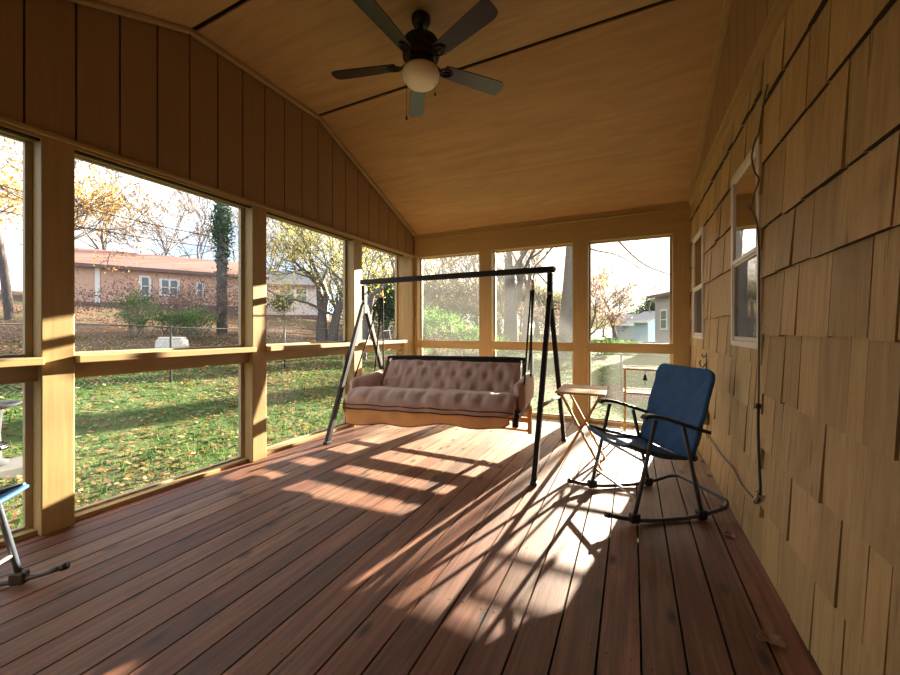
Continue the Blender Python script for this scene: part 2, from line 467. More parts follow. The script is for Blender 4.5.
# ---- floor
mb = MB()
pitch = .1437; k0 = -22
for k in range(k0, 5):
    x0 = .0342 + k * pitch; x1 = x0 + pitch - .0085
    if x1 > RW + .02: x1 = RW + .004
    if x0 > RW - .02: continue
    if x0 < -3.17: continue
    base = .1 + .12 * random.random()
    worn = max(0., min(.8, .04 + .16 * random.random() - (.30 if x0 < -2.75 else 0)))
    # top face split along y so weathering can grow towards the open far end
    ys = [YF] + [YF + (5.09 - YF) * i / 14 for i in range(1, 15)]
    rn = random.random()
    for i in range(14):
        wv = worn + max(0, (ys[i] - 2.3)) * .33 * (1 if x0 > -2.75 else .3)
        mb.box(x0, x1, ys[i], ys[i + 1], -.034, random.uniform(-.0008, .0) if i == 0 else 0, rn, 0, max(.001, min(.9, wv)))
floor = mb.build('floor', [M['deck'], M['plastic']])
tag(floor, 'red-brown stained deck boards running the length of the porch', 'floor', kind='structure')
# screw heads, two per joist on each board
sc_ = MB()
for k in range(k0, 4):
    x0 = .0342 + k * pitch
    if x0 < -2.95: continue
    for j in range(9):
        yy = .45 + j * .52
        for dx in (.026, pitch - .033):
            sc_.lathe([(.0, .0006), (.0038, .0006), (.0042, -.001)], (x0 + dx + random.uniform(-.004, .004), yy + random.uniform(-.012, .012), 0), 6)
sc_.build('screw_head', M['plastic'], floor)['kind'] = 'stuff'
rim = MB(); rim.box(-3.18, -3.15, YF, 5.12, -.55, -.04); rim.box(-3.18, RW, 5.09, 5.12, -.55, -.04)  # added out of view to stop low sun getting under the deck
tag(rim.build('trim_1', M['rail_y']), 'tan rim board added around the deck edge to keep sun from under the boards', 'trim', kind='structure')

# ---- ceiling
cl = tag(thing('ceiling', None, None), 'warm brown plywood ceiling, two slopes and a flat strip between', 'ceiling', kind='structure')
def slab(y0, y1, name):
    m = MB()
    m.prism([(-3.0, y0, ceil_z(y0)), (-3.0, y1, ceil_z(y1)), (-3.0, y1, ceil_z(y1) + .014), (-3.0, y0, ceil_z(y0) + .014)], (3.0 + RW + .0, 0, 0))
    return m.build(name, M['ceiling'], cl)
slab(YF, FLAT0 - .006, 'slope_panel'); slab(FLAT0 + .03, FLAT1 - .03, 'flat_panel'); slab(FLAT1 + .006, 5.0, 'slope_panel')
m = MB()
for a, b in ((YF - .4, FLAT0), (FLAT0, FLAT1), (FLAT1, 5.4)):
    m.prism([(-3.4, a, ceil_z(a) + .03), (-3.4, b, ceil_z(b) + .03), (-3.4, b, ceil_z(b) + .15), (-3.4, a, ceil_z(a) + .15)], (RW + 3.8, 0, 0))
m.build('roof_deck', M['gap'], cl)  # roof out of view above the ceiling, put in to block the sky
# edge mouldings under the ceiling at both ends
for x0, x1, nm in ((-2.999, -2.955, 'edge_moulding'), (.555, RW - .002, 'edge_moulding')):
    m = MB()
    for a, b in ((YF, FLAT0), (FLAT0, FLAT1), (FLAT1, BW - .02)):
        m.prism([(x0, a, ceil_z(a) - .035), (x0, b, ceil_z(b) - .035), (x0, b, ceil_z(b) - .002), (x0, a, ceil_z(a) - .002)], (x1 - x0, 0, 0))
    m.build(nm, M['rail_y'], cl, bevel=.006)

# ---- left wall
wl = tag(thing('wall_left', None, None, (LW, 0, 0)), 'left porch wall of tan posts, sill rails and grooved gable siding', 'wall', kind='structure')
POSTS_L = [(-.25, -.11 - .03), (.915, 1.060), (2.238, 2.380), (3.588, 3.738), (4.81, 5.11)]
def lpost(a, b):
    m = MB(); m.box(LW - .147, LW, a, b, 0, 2.28); m.build('post', M['post'], wl, bevel=.006, world=True)
for a, b in POSTS_L[1:]: lpost(a, b)
m = MB(); m.box(LW - .147, LW - .001, 4.70, 4.81, 0, 2.28); m.build('corner_stud', M['post'], wl, bevel=.004, world=True)
m = MB(); m.box(LW - .147, LW + .001, YF, 5.11, 2.262, 2.303); m.build('header', M['rail_y'], wl, bevel=.004, world=True)
m = MB(); m.box(LW, LW + .02, YF, BW, 2.28, 2.31); m.build('bead_moulding', M['rail_y'], wl, bevel=.007, world=True)
m = MB(); gp = .2159; g0 = .849 - 6 * gp
yb = BW
ge = [g0 + i * gp for i in range(0, 34)] + [yb]
ge = [y for y in ge if y > YF - .2 and y <= yb + .001]; ge = [YF] + [y for y in ge if YF < y < yb] + [yb]
for a, b in zip(ge[:-1], ge[1:]):
    a2, b2 = a + .005, b - .005
    ys = [a2] + [q for q in (FLAT0, FLAT1) if a2 < q < b2] + [b2]
    poly = [(LW, y, ceil_z(y) - .004) for y in ys] + [(LW, b2, 2.29), (LW, a2, 2.29)]
    m.prism(poly, (-.012, 0, 0), random.random())
m.build('grooved_siding', M['siding'], wl, world=True)
m = MB()
ys = [YF, FLAT0, FLAT1, 5.08]
m.prism([(LW - .012, y, ceil_z(y) + .01) for y in ys] + [(LW - .012, 5.08, 2.25), (LW - .012, YF, 2.25)], (-.03, 0, 0))
m.build('backing_board', M['gap'], wl, world=True)

def bays(seq):
    return [(seq[i][1], seq[i + 1][0]) for i in range(len(seq) - 1)]
LB = [(YF, .915), (1.060, 2.238), (2.380, 3.588), (3.738, 4.70)]
for i, (a, b) in enumerate(LB):
    m = MB(); m.box(LW - .135, LW + .052, a + (.001 if i else 0), b - .001, .978, 1.020)
    m.build('sill', M['rail_y'], wl, bevel=.004, world=True)
    m = MB(); m.box(LW - .13, LW - .045, a, b, .880, .977); m.build('sill_rail', M['rail_y'], wl, bevel=.004, world=True)
    m = MB(); m.box(LW - .13, LW - .05, a, b, 0, .03); m.build('bottom_rail', M['rail_y'], wl, bevel=.004, world=True)

win_n = [0]
def bay_window_left(a, b):
    win_n[0] += 1
    w = tag(thing('window_%d' % win_n[0], None, None, (LW - .12, (a + b) / 2, 0)), None, 'screen window', kind='structure')
    w['label'] = ['screened bay of the left wall nearest the camera with a yellow tree outside', 'widest screened bay of the left wall with the pink house outside',
                  'screened bay of the left wall with the forked tree outside', 'narrow last screened bay of the left wall behind the swing'][win_n[0] - 1]
    for z0, z1 in ((1.020, 2.262), (.03, .880)):
        m = MB(); x0, x1 = LW - .147, LW - .112; t = .032
        m.box(x0, x1, a, a + t, z0, z1); m.box(x0, x1, b - t, b, z0, z1); m.box(x0, x1, a + t, b - t, z0, z0 + t * .5); m.box(x0, x1, a + t, b - t, z1 - .008, z1)
        f = m.build('screen_frame', M['frame'], w, bevel=.003, world=True)
        m = MB(); m._add([(LW - .13, a, z0), (LW - .13, b, z0), (LW - .13, b, z1), (LW - .13, a, z1)], [(0, 1, 2, 3)])
        m.build('screen', M['screen'], f, world=True)
for a, b in LB: bay_window_left(a, b)

# ---- back wall
wb = tag(thing('wall_back', None, None, (-1.2, BW, 0)), 'back porch wall of orange-tan posts, mid rails and wide header', 'wall', kind='structure')
PB = [(-3.012, -2.957), (-1.946, -1.760), (-.672, -.493), (.419, .588)]
for a, b in PB:
    m = MB(); m.box(a, b, BW, BW + .14, 0, 2.28); m.build('post', M['post'], wb, bevel=.006, world=True)
m = MB(); m.box(-3.012, RW - .004, BW - .0, BW + .14, 2.272, 2.54); m.build('header', M['rail_x'], wb, bevel=.004, world=True)
m = MB(); m.box(-3.012, RW - .004, BW - .014, BW + .1, 2.534, 2.554); m.build('bead_moulding', M['rail_x'], wb, bevel=.005, world=True)
m = MB(); m.box(-3.012, RW - .004, BW - .004, BW + .1, 2.554, 2.625); m.build('top_board', M['rail_x'], wb, bevel=.003, world=True)
BB = [(-2.957, -1.946), (-1.760, -.672), (-.493, .419)]
for i, (a, b) in enumerate(BB):
    m = MB(); m.box(a, b, BW + .004, BW + .045, .895, 1.010); m.build('mid_rail', M['rail_x'], wb, bevel=.004, world=True)
    m = MB(); m.box(a, b, BW + .05, BW + .13, 0, .04); m.build('bottom_rail', M['rail_x'], wb, bevel=.004, world=True)
    win_n[0] += 1
    w = tag(thing('window_%d' % win_n[0], None, None, ((a + b) / 2, BW + .11, 0)), ['left screened bay of the back wall above the swing sofa',
            'middle screened bay of the back wall behind the swing post', 'right screened bay of the back wall with the brightest sky'][i], 'screen window', kind='structure')
    for z0, z1 in ((.99, 2.272), (.04, .93)):
        m = MB(); y0, y1 = BW + .105, BW + .138; t = .022
        m.box(a, a + t, y0, y1, z0, z1); m.box(b - t, b, y0, y1, z0, z1); m.box(a + t, b - t, y0, y1, z0, z0 + t * .6); m.box(a + t, b - t, y0, y1, z1 - t * .6, z1)
        f = m.build('screen_frame', M['frame'], w, bevel=.003, world=True)
        m = MB(); yy = BW + .122; m._add([(a, yy, z0), (b, yy, z0), (b, yy, z1), (a, yy, z1)], [(0, 1, 2, 3)])
        m.build('screen', M['screen_back'], f, world=True)

# ---- unseen wall behind the camera, added solid to darken the near end
wf_ = tag(thing('wall_front_added', None, None, (-1.2, YF, 0)), 'unseen tan grooved wall added to keep light out of the near end of the porch', 'wall', kind='structure')
m = MB(); x = LW
while x < RW:
    a2, b2 = x + .004, min(x + .203, RW) - .004
    m.box(a2, b2, YF - .012, YF, 0, ceil_z(YF)); x += .203
m.build('grooved_siding', M['siding'], wf_, world=True)
m = MB(); m.box(LW - .15, RW + .12, YF - .06, YF - .012, -.4, ceil_z(YF) + .1); m.build('backing_board', M['gap'], wf_, world=True)

# ---- house wall on the right
wr = tag(thing('wall_right', None, None, (RW, 2.4, 0)), 'tan cedar shingle house wall along the right side of the porch', 'wall', kind='structure')
YE = 5.22
WINS = [(2.405, 3.0, 1.075, 2.15), (4.10, 4.73, 1.085, 2.13)]
def subtract(rects, w):
    out = []
    for (y0, y1, z0, z1) in rects:
        a, b, c, d = w
        if y1 <= a or y0 >= b or z1 <= c or z0 >= d: out.append((y0, y1, z0, z1)); continue
        if y0 < a: out.append((y0, a, z0, z1))
        if y1 > b: out.append((b, y1, z0, z1))
        yy0, yy1 = max(y0, a), min(y1, b)
        if z0 < c: out.append((yy0, yy1, z0, c))
        if z1 > d: out.append((yy0, yy1, d, z1))
    return out
rs = random.Random(5)
mb = MB()
def shingles(ya, yb, bottoms, top):
    bs = sorted(bottoms)
    for i, z0 in enumerate(bs):
        z1 = bs[i + 1] if i + 1 < len(bs) else top
        y = ya - rs.random() * .2
        while y < yb:
            w = rs.choice([.10, .14, .17, .2, .23, .27, .3]) * rs.uniform(.9, 1.1)
            ja = rs.uniform(-.006, .006); gapw = rs.choice([.003, .004, .005, .009])
            a, b = max(y, ya), min(y + w - gapw, yb)
            rn = rs.random(); tk = rs.uniform(.015, .025)
            if b - a > .02:
                for (p, q, c, d) in subtract([(a, b, z0 + ja, z1 + .012)], WINS[0]):
                    for (p, q, c, d) in subtract([(p, q, c, d)], WINS[1]):
                        # wedge: thick at the butt, thin under the course above
                        f0 = (d - c) / max(.05, z1 + .012 - z0)
                        x1 = RW - tk; x2 = RW - tk * (1 - min(1, (d - z0) / (z1 - z0)) * .85)
                        x1 = RW - tk * (1 - max(0, (c - z0) / (z1 - z0)) * .85)
                        vs = [(RW + .004, p, c), (RW + .004, q, c), (RW + .004, q, d), (RW + .004, p, d), (x1, p, c), (x1, q, c), (x2, q, d), (x2, p, d)]
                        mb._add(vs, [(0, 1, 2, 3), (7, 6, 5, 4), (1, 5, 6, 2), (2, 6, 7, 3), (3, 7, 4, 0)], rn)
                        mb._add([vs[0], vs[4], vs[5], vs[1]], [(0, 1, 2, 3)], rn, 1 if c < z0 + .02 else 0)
            y += w
shingles(YF, 2.40, [2.30, 2.01, 1.68, 1.438, 1.153, .860, .582, .29, .0], 2.55)
shingles(2.403, YE, [2.39, 2.12, 1.86, 1.58, 1.27, 1.0, .75, .47, .22, .0], 2.55)
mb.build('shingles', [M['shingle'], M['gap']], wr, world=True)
m = MB()
def cut_wall(mm, x0, x1, w_list, top):
    rects = [(YF, YE, -.4, 2.56)]
    for w in w_list: rects = subtract(rects, w)
    for (p, q, c, d) in rects: mm.box(x0, x1, p, q, c, d)
cut_wall(m, RW + .002, RW + .12, [tuple(w) for w in WINS], 2.6)
m.build('sheathing', M['gap'], wr, world=True)
m = MB()
for a, b in zip([YF + i * .2 for i in range(0, 27)], [YF + i * .2 for i in range(1, 28)]):
    if a > 5.0: break
    b = min(b, 5.05); a2, b2 = a + .004, b - .004
    ys = [a2] + [q for q in (FLAT0, FLAT1) if a2 < q < b2] + [b2]
    if min(ceil_z(y) for y in ys) < 2.58: continue
    m.prism([(RW - .004, y, ceil_z(y) - .004) for y in ys] + [(RW - .004, b2, 2.56), (RW - .004, a2, 2.56)], (.012, 0, 0))
m.build('grooved_siding', M['siding'], wr, world=True)
m = MB(); ys = [YF, FLAT0, FLAT1, 5.05]
m.prism([(RW + .008, y, ceil_z(y) + .01) for y in ys] + [(RW + .008, 5.05, 2.5), (RW + .008, YF, 2.5)], (.05, 0, 0)); m.build('backing_board', M['gap'], wr, world=True)
m = MB(); m.box(RW - .03, RW, YF, BW - .02, 2.545, 2.615); m.box(RW - .038, RW, YF, BW - .02, 2.615, 2.632); m.build('frieze_board', M['rail_y'], wr, bevel=.004, world=True)
m = MB(); m.box(RW - .012, RW + .16, YE, YE + .03, -.4, 2.9); m.build('corner_board', M['post'], wr, world=True)

def house_window(n, y0, y1, z0, z1, label):
    w = tag(thing('window_%d' % n, label, 'window', (RW, (y0 + y1) / 2, z0), kind='structure'), None)
    t = .034; xi = RW - .026; xo = RW + .05
    m = MB(); zm = z0 + (z1 - z0) * .475
    m.box(xi, xo, y0, y0 + t, z0, z1); m.box(xi, xo, y1 - t, y1, z0, z1); m.box(xi, xo, y0 + t, y1 - t, z0, z0 + t); m.box(xi, xo, y0 + t, y1 - t, z1 - t, z1)
    m.build('window_frame', M['white_vinyl'], w, bevel=.004, world=True)
    for a, b, xx, nm in ((zm, z1 - t, .004, 'upper_sash'), (z0 + t, zm, .012, 'lower_sash')):
        m = MB(); s = .014; x0, x1 = RW + xx - .03, RW + xx
        p, q = y0 + t, y1 - t
        m.box(x0, x1, p, p + s, a, b); m.box(x0, x1, q - s, q, a, b); m.box(x0, x1, p + s, q - s, a, a + s + .01); m.box(x0, x1, p + s, q - s, b - s, b)
        sh = m.build(nm, M['white_vinyl'], w, bevel=.003, world=True)
        m = MB(); xm = RW + xx - .02; m._add([(xm, p, a), (xm, q, a), (xm, q, b), (xm, p, b)], [(0, 1, 2, 3)])
        m.build('glass_pane', M['glass'], sh, world=True)
        if nm == 'lower_sash':
            m = MB(); xm = RW - .016; m._add([(xm, p, a), (xm, q, a), (xm, q, b), (xm, p, b)], [(0, 1, 2, 3)])
            m.build('half_screen', M['half_screen'], sh, world=True)
    m = MB(); m.box(RW + .11, RW + .13, y0 - .3, y1 + .3, z0 - .3, z1 + .3); m.build('dark_backing', M['dark_room'], w, world=True)  # dark sheet standing in for the unlit room behind the glass
def mat_tabletop():
    m = bpy.data.materials.new('frosty_table_glass'); m.use_nodes = True; nt = m.node_tree
    for n in list(nt.nodes): nt.nodes.remove(n)
    o = nt.nodes.new('ShaderNodeOutputMaterial'); t = nt.nodes.new('ShaderNodeBsdfTransparent'); g = nt.nodes.new('ShaderNodeBsdfGlossy'); d = nt.nodes.new('ShaderNodeBsdfDiffuse')
    f, _ = tex_noise(nt, 6, (1, 1, 1), 3)
    g.inputs['Roughness'].default_value = .25; d.inputs[0].default_value = (.75, .68, .55, 1)
    a = nt.nodes.new('ShaderNodeMixShader'); a.inputs[0].default_value = .5; nt.links.new(d.outputs[0], a.inputs[1]); nt.links.new(g.outputs[0], a.inputs[2])
    x = nt.nodes.new('ShaderNodeMixShader'); mr = nt.nodes.new('ShaderNodeMapRange'); mr.inputs[3].default_value = .16; mr.inputs[4].default_value = .26
    nt.links.new(f, mr.inputs[0]); nt.links.new(mr.outputs[0], x.inputs[0]); nt.links.new(t.outputs[0], x.inputs[1]); nt.links.new(a.outputs[0], x.inputs[2]); nt.links.new(x.outputs[0], o.inputs[0])
    return m
M['half_screen'] = mat_screen('grey_half_screen', .45, (.16, .16, .17))
house_window(8, *WINS[0], 'white double-hung window in the shingle wall beside the hanging cable')
house_window(9, *WINS[1], 'white double-hung window in the shingle wall next to the far corner')

# ================================================================== CEILING FAN
FX, FY = -1.375, 2.362
fan = thing('ceiling_fan', 'dark five-blade ceiling fan with a frosted globe hung from the ridge', 'ceiling fan', (FX, FY, RIDGE_Z))
m = MB(); m.lathe([(.001, 0), (.068, 0), (.07, -.02), (.058, -.05), (.03, -.062), (.001, -.062)], n=28); m.build('canopy', M['bronze'], fan, smooth=True)
m = MB(); m.lathe([(.001, -.06), (.016, -.06), (.016, -.135), (.001, -.135)], n=14); m.build('downrod', M['bronze'], fan, smooth=True)
m = MB(); m.lathe([(.001, -.12), (.03, -.122), (.05, -.14), (.10, -.155), (.125, -.175), (.132, -.20), (.132, -.225), (.122, -.232), (.122, -.245), (.132, -.252), (.132, -.29), (.118, -.31), (.10, -.318), (.001, -.318)], n=36)
m.build('motor_housing', M['bronze'], fan, smooth=True)
m = MB(); m.lathe([(.001, -.31), (.095, -.315), (.10, -.335), (.09, -.355), (.104, -.365), (.104, -.378), (.001, -.378)], n=32); m.build('light_fitter', M['bronze'], fan, smooth=True)
m = MB(); m.lathe([(.10, -.372), (.128, -.385), (.136, -.41), (.13, -.44), (.108, -.47), (.07, -.49), (.03, -.499), (.001, -.50)], n=36); m.build('globe', M['globe'], fan, smooth=True)
for ang in (124, 51, -21, -93, -165):
    a = math.radians(ang); tl = math.radians(-12)
    ex = Vector((math.cos(a), math.sin(a), 0)); ey0 = Vector((-math.sin(a), math.cos(a), 0))
    ey = ey0 * math.cos(tl) + Vector((0, 0, 1)) * math.sin(tl); ez = ex.cross(ey)
    zc = -.335
    def bp(r, s, h): return ex * r + ey * s + ez * h + Vector((0, 0, zc))
    outl = []
    for i in range(7): outl.append((.19 + .0 * i, 0))
    half = [(.185, .045), (.20, .052), (.42, .062), (.62, .068), (.655, .064), (.676, .05), (.682, .03)]
    pts = [(r, -w) for r, w in half] + [(r, w) for r, w in reversed(half)]
    m = MB(); m.prism([bp(r, s, -.004) for r, s in pts], ez * .008)
    bl = m.build('blade', M['blade'], fan)
    m = MB()
    m.bar(bp(.09, 0, -.01) + Vector((0, 0, .035)), bp(.15, 0, -.01), .03, .008, ez)
    for s in (-1, 1):
        m.tube([bp(.145, 0, -.010), bp(.17, s * .028, -.010), (bp(.20, s * .034, -.010)), bp(.235, s * .02, -.010), bp(.25, 0, -.010)], .007, 6)
    m.tube([bp(.145, 0, -.010), bp(.25, 0, -.010)], .006, 6)
    m.build('blade_iron', M['bronze'], bl)
for (dx, dy, L) in ((-.10, -.035, .34), (.09, .05, .17)):
    m = MB(); m.tube([(dx, dy, -.36), (dx, dy, -.36 - L)], .0016, 5); ch = m.build('pull_chain', M['bronze'], fan)
    m = MB(); m.lathe([(.001, 0), (.005, -.004), (.008, -.02), (.006, -.03), (.001, -.034)], (dx, dy, -.36 - L), 10); m.build('chain_fob', M['bronze'], ch, smooth=True)

# ================================================================== SWING FRAME
sf = thing('swing_stand', 'black steel A-frame stand that the futon swing hangs from', 'swing stand', (-1.72, 3.46, 0))
BR, BLt = Vector((-.63, 3.46, 1.718)), Vector((-2.865, 3.53, 1.728))
m = MB(); m.bar(BR, BLt, .05, .055); m.build('top_beam', M['black_metal'], sf, bevel=.006, world=True)
LEGS = [((-.668, 3.46), (-.667, 2.842), (-.645, 4.096)), ((-2.82, 3.53), (-2.818, 2.931), (-2.80, 4.13))]
for (ax, ay), f0, f1 in LEGS:
    m = MB(); m.bar((ax, ay, 1.685), (ax, ay, 1.36), .045, .055, (0, 1, 0)); up = m.build('upright', M['black_metal'], sf, bevel=.005, world=True)
    for zz in (1.5, 1.42):
        m = MB(); m.lathe([(.001, -.012), (.012, -.012), (.014, -.002), (.001, 0)], (ax + .004, ay - .028, zz), 10, axis='y'); m.build('bolt', M['light_metal'], up, world=True)
    for (fx, fy), s in ((f0, -1), (f1, 1)):
        m = MB(); m.bar((ax, ay + s * .02, 1.46), (fx, fy, .012), .04, .05, (0, 1, 0)); lg = m.build('leg', M['black_metal'], sf, bevel=.005, world=True)
        m = MB(); m.box(fx - .027, fx + .027, fy - .03, fy + .03, 0, .03); m.build('foot_cap', M['plastic'], lg, bevel=.006, world=True)
    # crossbar of each side frame
    t = .385
    p0 = Vector((ax, ay - .02, 1.46)).lerp(Vector((f0[0], f0[1], 0)), .62); p1 = Vector((ax, ay + .02, 1.46)).lerp(Vector((f1[0], f1[1], 0)), .655)
    m = MB(); m.tube([p0, p1], .016, 10); m.build('crossbar', M['light_metal'], sf, smooth=True, world=True)
    sx = -1 if ax > -1 else 1
    m = MB(); m.tube([(ax, ay, 1.56), (ax + sx * .11, ay, 1.69)], .006, 6); m.build('corner_brace', M['black_metal'], sf, world=True)
m = MB(); m.lathe([(.001, 0), (.02, 0), (.022, .012), (.001, .018)], (BR.x, BR.y, BR.z), 10, axis='x'); m.build('end_bolt', M['light_metal'], sf, world=True)

# ================================================================== SWING SOFA
so = thing('swing_sofa', 'mauve-brown tufted futon swing seat hanging under the black frame', 'porch swing', (-1.775, 3.355, .418), 0)
so.rotation_euler = (0, math.radians(-.6), math.radians(5.5))
W2 = .86                          # half width of the cushions
rt = random.Random(3)
def tuft(u, v, nx, ny, amp, off=.5):
    """dips at a lattice of buttons with creases fanning between them"""
    gx = u * nx; j = 0; d = 0
    best = 9
    for jj in range(ny):
        vy = (jj + .5) / ny
        o = .5 if jj % 2 else 0
        cx = math.floor(gx - o + .0) + .5 + o
        for c in (cx - 1, cx, cx + 1):
            dx = (gx - c); dy = (v - vy) * ny
            r2 = dx * dx * 1.0 + dy * dy * .9
            d += math.exp(-r2 * 11) * .8
            # vertical crease
            d += .40 * math.exp(-dx * dx * 40) * math.exp(-dy * dy * 1.2)
            # diagonals
            q = abs(abs(dx) - abs(dy) * .5)
            d += .10 * math.exp(-q * q * 40) * math.exp(-r2 * 1.5)
    return -amp * d
def slerp_profile(prof, t):
    n = len(prof) - 1; x = t * n; i = min(int(x), n - 1); f = x - i
    return smooth_pts(prof, i, f)
def smooth_pts(P, i, t):
    p0 = P[max(i - 1, 0)]; p1 = P[i]; p2 = P[i + 1]; p3 = P[min(i + 2, len(P) - 1)]
    return tuple(.5 * (2 * b + (c - a) * t + (2 * a - 5 * b + 4 * c - d) * t * t + (3 * b - a - 3 * c + d) * t ** 3) for a, b, c, d in zip(p0, p1, p2, p3))
# local frame: x across, y backwards (0 = under the beam), z above .36
def droop(x, y):
    """the futon hangs slack: front left corner low, back right corner low"""
    f = max(0., min(1., (.30 - y) / .68))
    return -.018 * f * (.86 - x) / 1.72 - .01 * (1 - f) * (x + .86) / 1.72
def cushion(prof, halfw, nu, nv, name, tufts, amp, edge=.05, wob=.008, endz=.0, v0=0., v1=1.):
    def fn(u, v):
        y, z, ny_, nz_ = prof_point(prof, v)
        e = min(u, 1 - u) * 2 * halfw
        k = 1 - math.exp(-e / .045)
        d = tuft(u, (v - v0) / (v1 - v0), tufts[0], tufts[1], amp) if v0 < v < v1 else 0
        d *= k
        d *= .55 + .9 * abs(mnoise.noise(Vector((u * 5 + 3, v * 3, 5.5))) + .35)
        n = mnoise.noise(Vector((u * 14, v * 9, 3.1))) * wob + mnoise.noise(Vector((u * 40, v * 6, 7.1))) * wob * .5
        th = -(1 - k) * .045
        x = (u - .5) * 2 * halfw
        return Vector((x, y + ny_ * (d + n + th), z + nz_ * (d + n + th) + droop(x, y)))
    m = MB(); m.sheet(fn, nu, nv)
    return m
def prof_point(prof, t):
    p = slerp_profile(prof, t); q = slerp_profile(prof, min(1, t + .01)); r = slerp_profile(prof, max(0, t - .01))
    ty, tz = q[0] - r[0], q[1] - r[1]; l = math.hypot(ty, tz) or 1
    return p[0], p[1], -tz / l, ty / l
# seat: closed profile from lower front, over the roll, back along the top, down and under
seat_prof = [(-.355, .0), (-.378, .035), (-.388, .085), (-.355, .155), (-.26, .195), (-.14, .19), (0, .165), (.14, .145), (.28, .13), (.36, .12)]
seat = cushion(seat_prof, .855, 150, 60, 'seat_cushion', (9, 3), .022, v0=.22, v1=1.)
# close the sides and bottom
seat.sheet(lambda u, v: Vector(((u - .5) * 1.69, -.355 + .715 * v, .02 + droop((u - .5) * 1.69, -.36 + .72 * v))), 4, 4)
for sx in (-1, 1):
    seat.sheet(lambda u, v, sx=sx: Vector((sx * (.855 - .01), prof_point(seat_prof, u)[0] + .01, .0 + (prof_point(seat_prof, u)[1] - .05) * v + droop(sx * .86, prof_point(seat_prof, u)[0]))) , 24, 3)
sc = seat.build('seat_cushion', M['cushion'], so, smooth=True)
for zz, yy in ((.05, -.383), (.004, -.362)):
    m = MB(); m.tube([(x * .858, yy - .004 + .004 * math.sin(x * 21), zz + .004 * math.sin(x * 17) + droop(x * .858, yy)) for x in [-1 + .05 * i for i in range(41)]], .005, 6)
    m.build('piping', M['piping'], sc)
# valance under the front edge
def val(u, v):
    x = -.845 + u * 1.655
    drop = .155 - .05 * u + .014 * math.sin(u * 17 + .5) + .012 * math.sin(u * 7)
    taper = 1 - .45 * max(0, (u - .95) / .05) ** 1.5
    return Vector((x, -.35 + .03 * v + .006 * math.sin(u * 30) * v, .002 - drop * v * taper + droop(x, -.35)))
m = MB(); m.sheet(val, 90, 8); vl = m.build('valance', M['valance'], so, smooth=True, solid=.004)
m = MB(); m.tube([val(i / 80, 1) for i in range(81)], .005, 6); m.build('piping', M['piping'], vl)
# backrest cushion
back_prof = [(.215, .09), (.205, .14), (.245, .205), (.30, .27), (.35, .33), (.40, .385), (.43, .41), (.475, .40)]
bk = cushion(back_prof, .785, 150, 60, 'back_cushion', (9, 3), .024, v0=.08, v1=.9)
bk.sheet(lambda u, v: Vector(((u - .5) * 1.56, .26 + .23 * v, .09 + .31 * v)), 4, 4)
for sx in (-1, 1):
    bk.sheet(lambda u, v, sx=sx: Vector((sx * .782, prof_point(back_prof, u)[0] * (1 - v) + v * (.26 + .23 * u) + .012 * (1 - v), prof_point(back_prof, u)[1] * (1 - v) + v * (.09 + .31 * u) - .01 * (1 - v))), 20, 3)
bc = bk.build('back_cushion', M['cushion'], so, smooth=True)
for row, vv in ((0, .22), (1, .49), (2, .76)):
    for i in range(9):
        u = (i + .5 + (.5 if row % 2 else 0)) / 9
        if u > .98: continue
        y, z, a, b = prof_point(back_prof, vv)
        m = MB(); m.lathe([(.001, .004), (.007, .002), (.009, -.004)], n=8)
        m.v = [((u - .5) * 1.57 + p[0], y + a * (p[2] - .028) + p[1] * b, z + b * (p[2] - .028) - p[1] * a) for p in m.v]
        m.build('button', M['cushion'], bc, smooth=True)
# armrests: fat padded boards
for sx, x0 in ((-1, -.82), (1, .83)):
    def arm(u, v, sx=sx, x0=x0):
        a = 2 * PI * v
        hw, hh = .055, .135
        ca, sa = math.cos(a), math.sin(a)
        px = hw * (abs(ca) ** .7) * (1 if ca > 0 else -1); pz = hh * (abs(sa) ** .55) * (1 if sa > 0 else -1)
        k = min(1, (1 - abs(2 * u - 1)) / .16); k = (1 - (1 - k) ** 2) ** .5
        k = max(.02, k)
        y = -.20 + .64 * u
        return Vector((x0 + sx * .035 + px * k, y, (.14 if sx > 0 else .125) + .03 * u + pz * (.55 + .45 * k) + .006 * mnoise.noise(Vector((u * 9, v * 7, sx)))))
    m = MB(); m.sheet(arm, 24, 28); ar = m.build('armrest', M['cushion'], so, smooth=True, merge=True)
# steel frame below and behind
m = MB()
for y in (-.30, .34): m.bar((-.84, y, .04), (.84, y, .04), .035, .035)
for x in (-.84, -.3, .3, .84): m.bar((x, -.30, .04), (x, .34, .04), .03, .03)
for x in (-.87, .87):
    m.bar((x, -.30, .0), (x, .38, .0), .03, .045)
    m.bar((x, -.16, .0), (x, -.16, .16), .028, .028, (0, 1, 0)); m.bar((x, .36, 0), (x, .36, .26), .028, .028, (0, 1, 0))
    m.bar((x * .975, -.27, .04), (x * .975, -.27, -.09), .05, .05, (0, 1, 0))
m.build('seat_frame', M['black_metal'], so, bevel=.004)
m = MB(); m.tube(smooth_path([(-.80, .33, .06), (-.81, .43, .31), (-.80, .475, .405), (-.75, .50, .438), (0, .503, .440), (.75, .50, .438), (.80, .475, .405), (.81, .43, .31), (.80, .33, .06)], 6), .017, 8)
m.sheet(lambda u, v: Vector(((u - .5) * 1.54, .50 - .02 * v, .435 - .06 * v)), 2, 2)
m.build('back_rail', M['black_metal'], so, smooth=False)
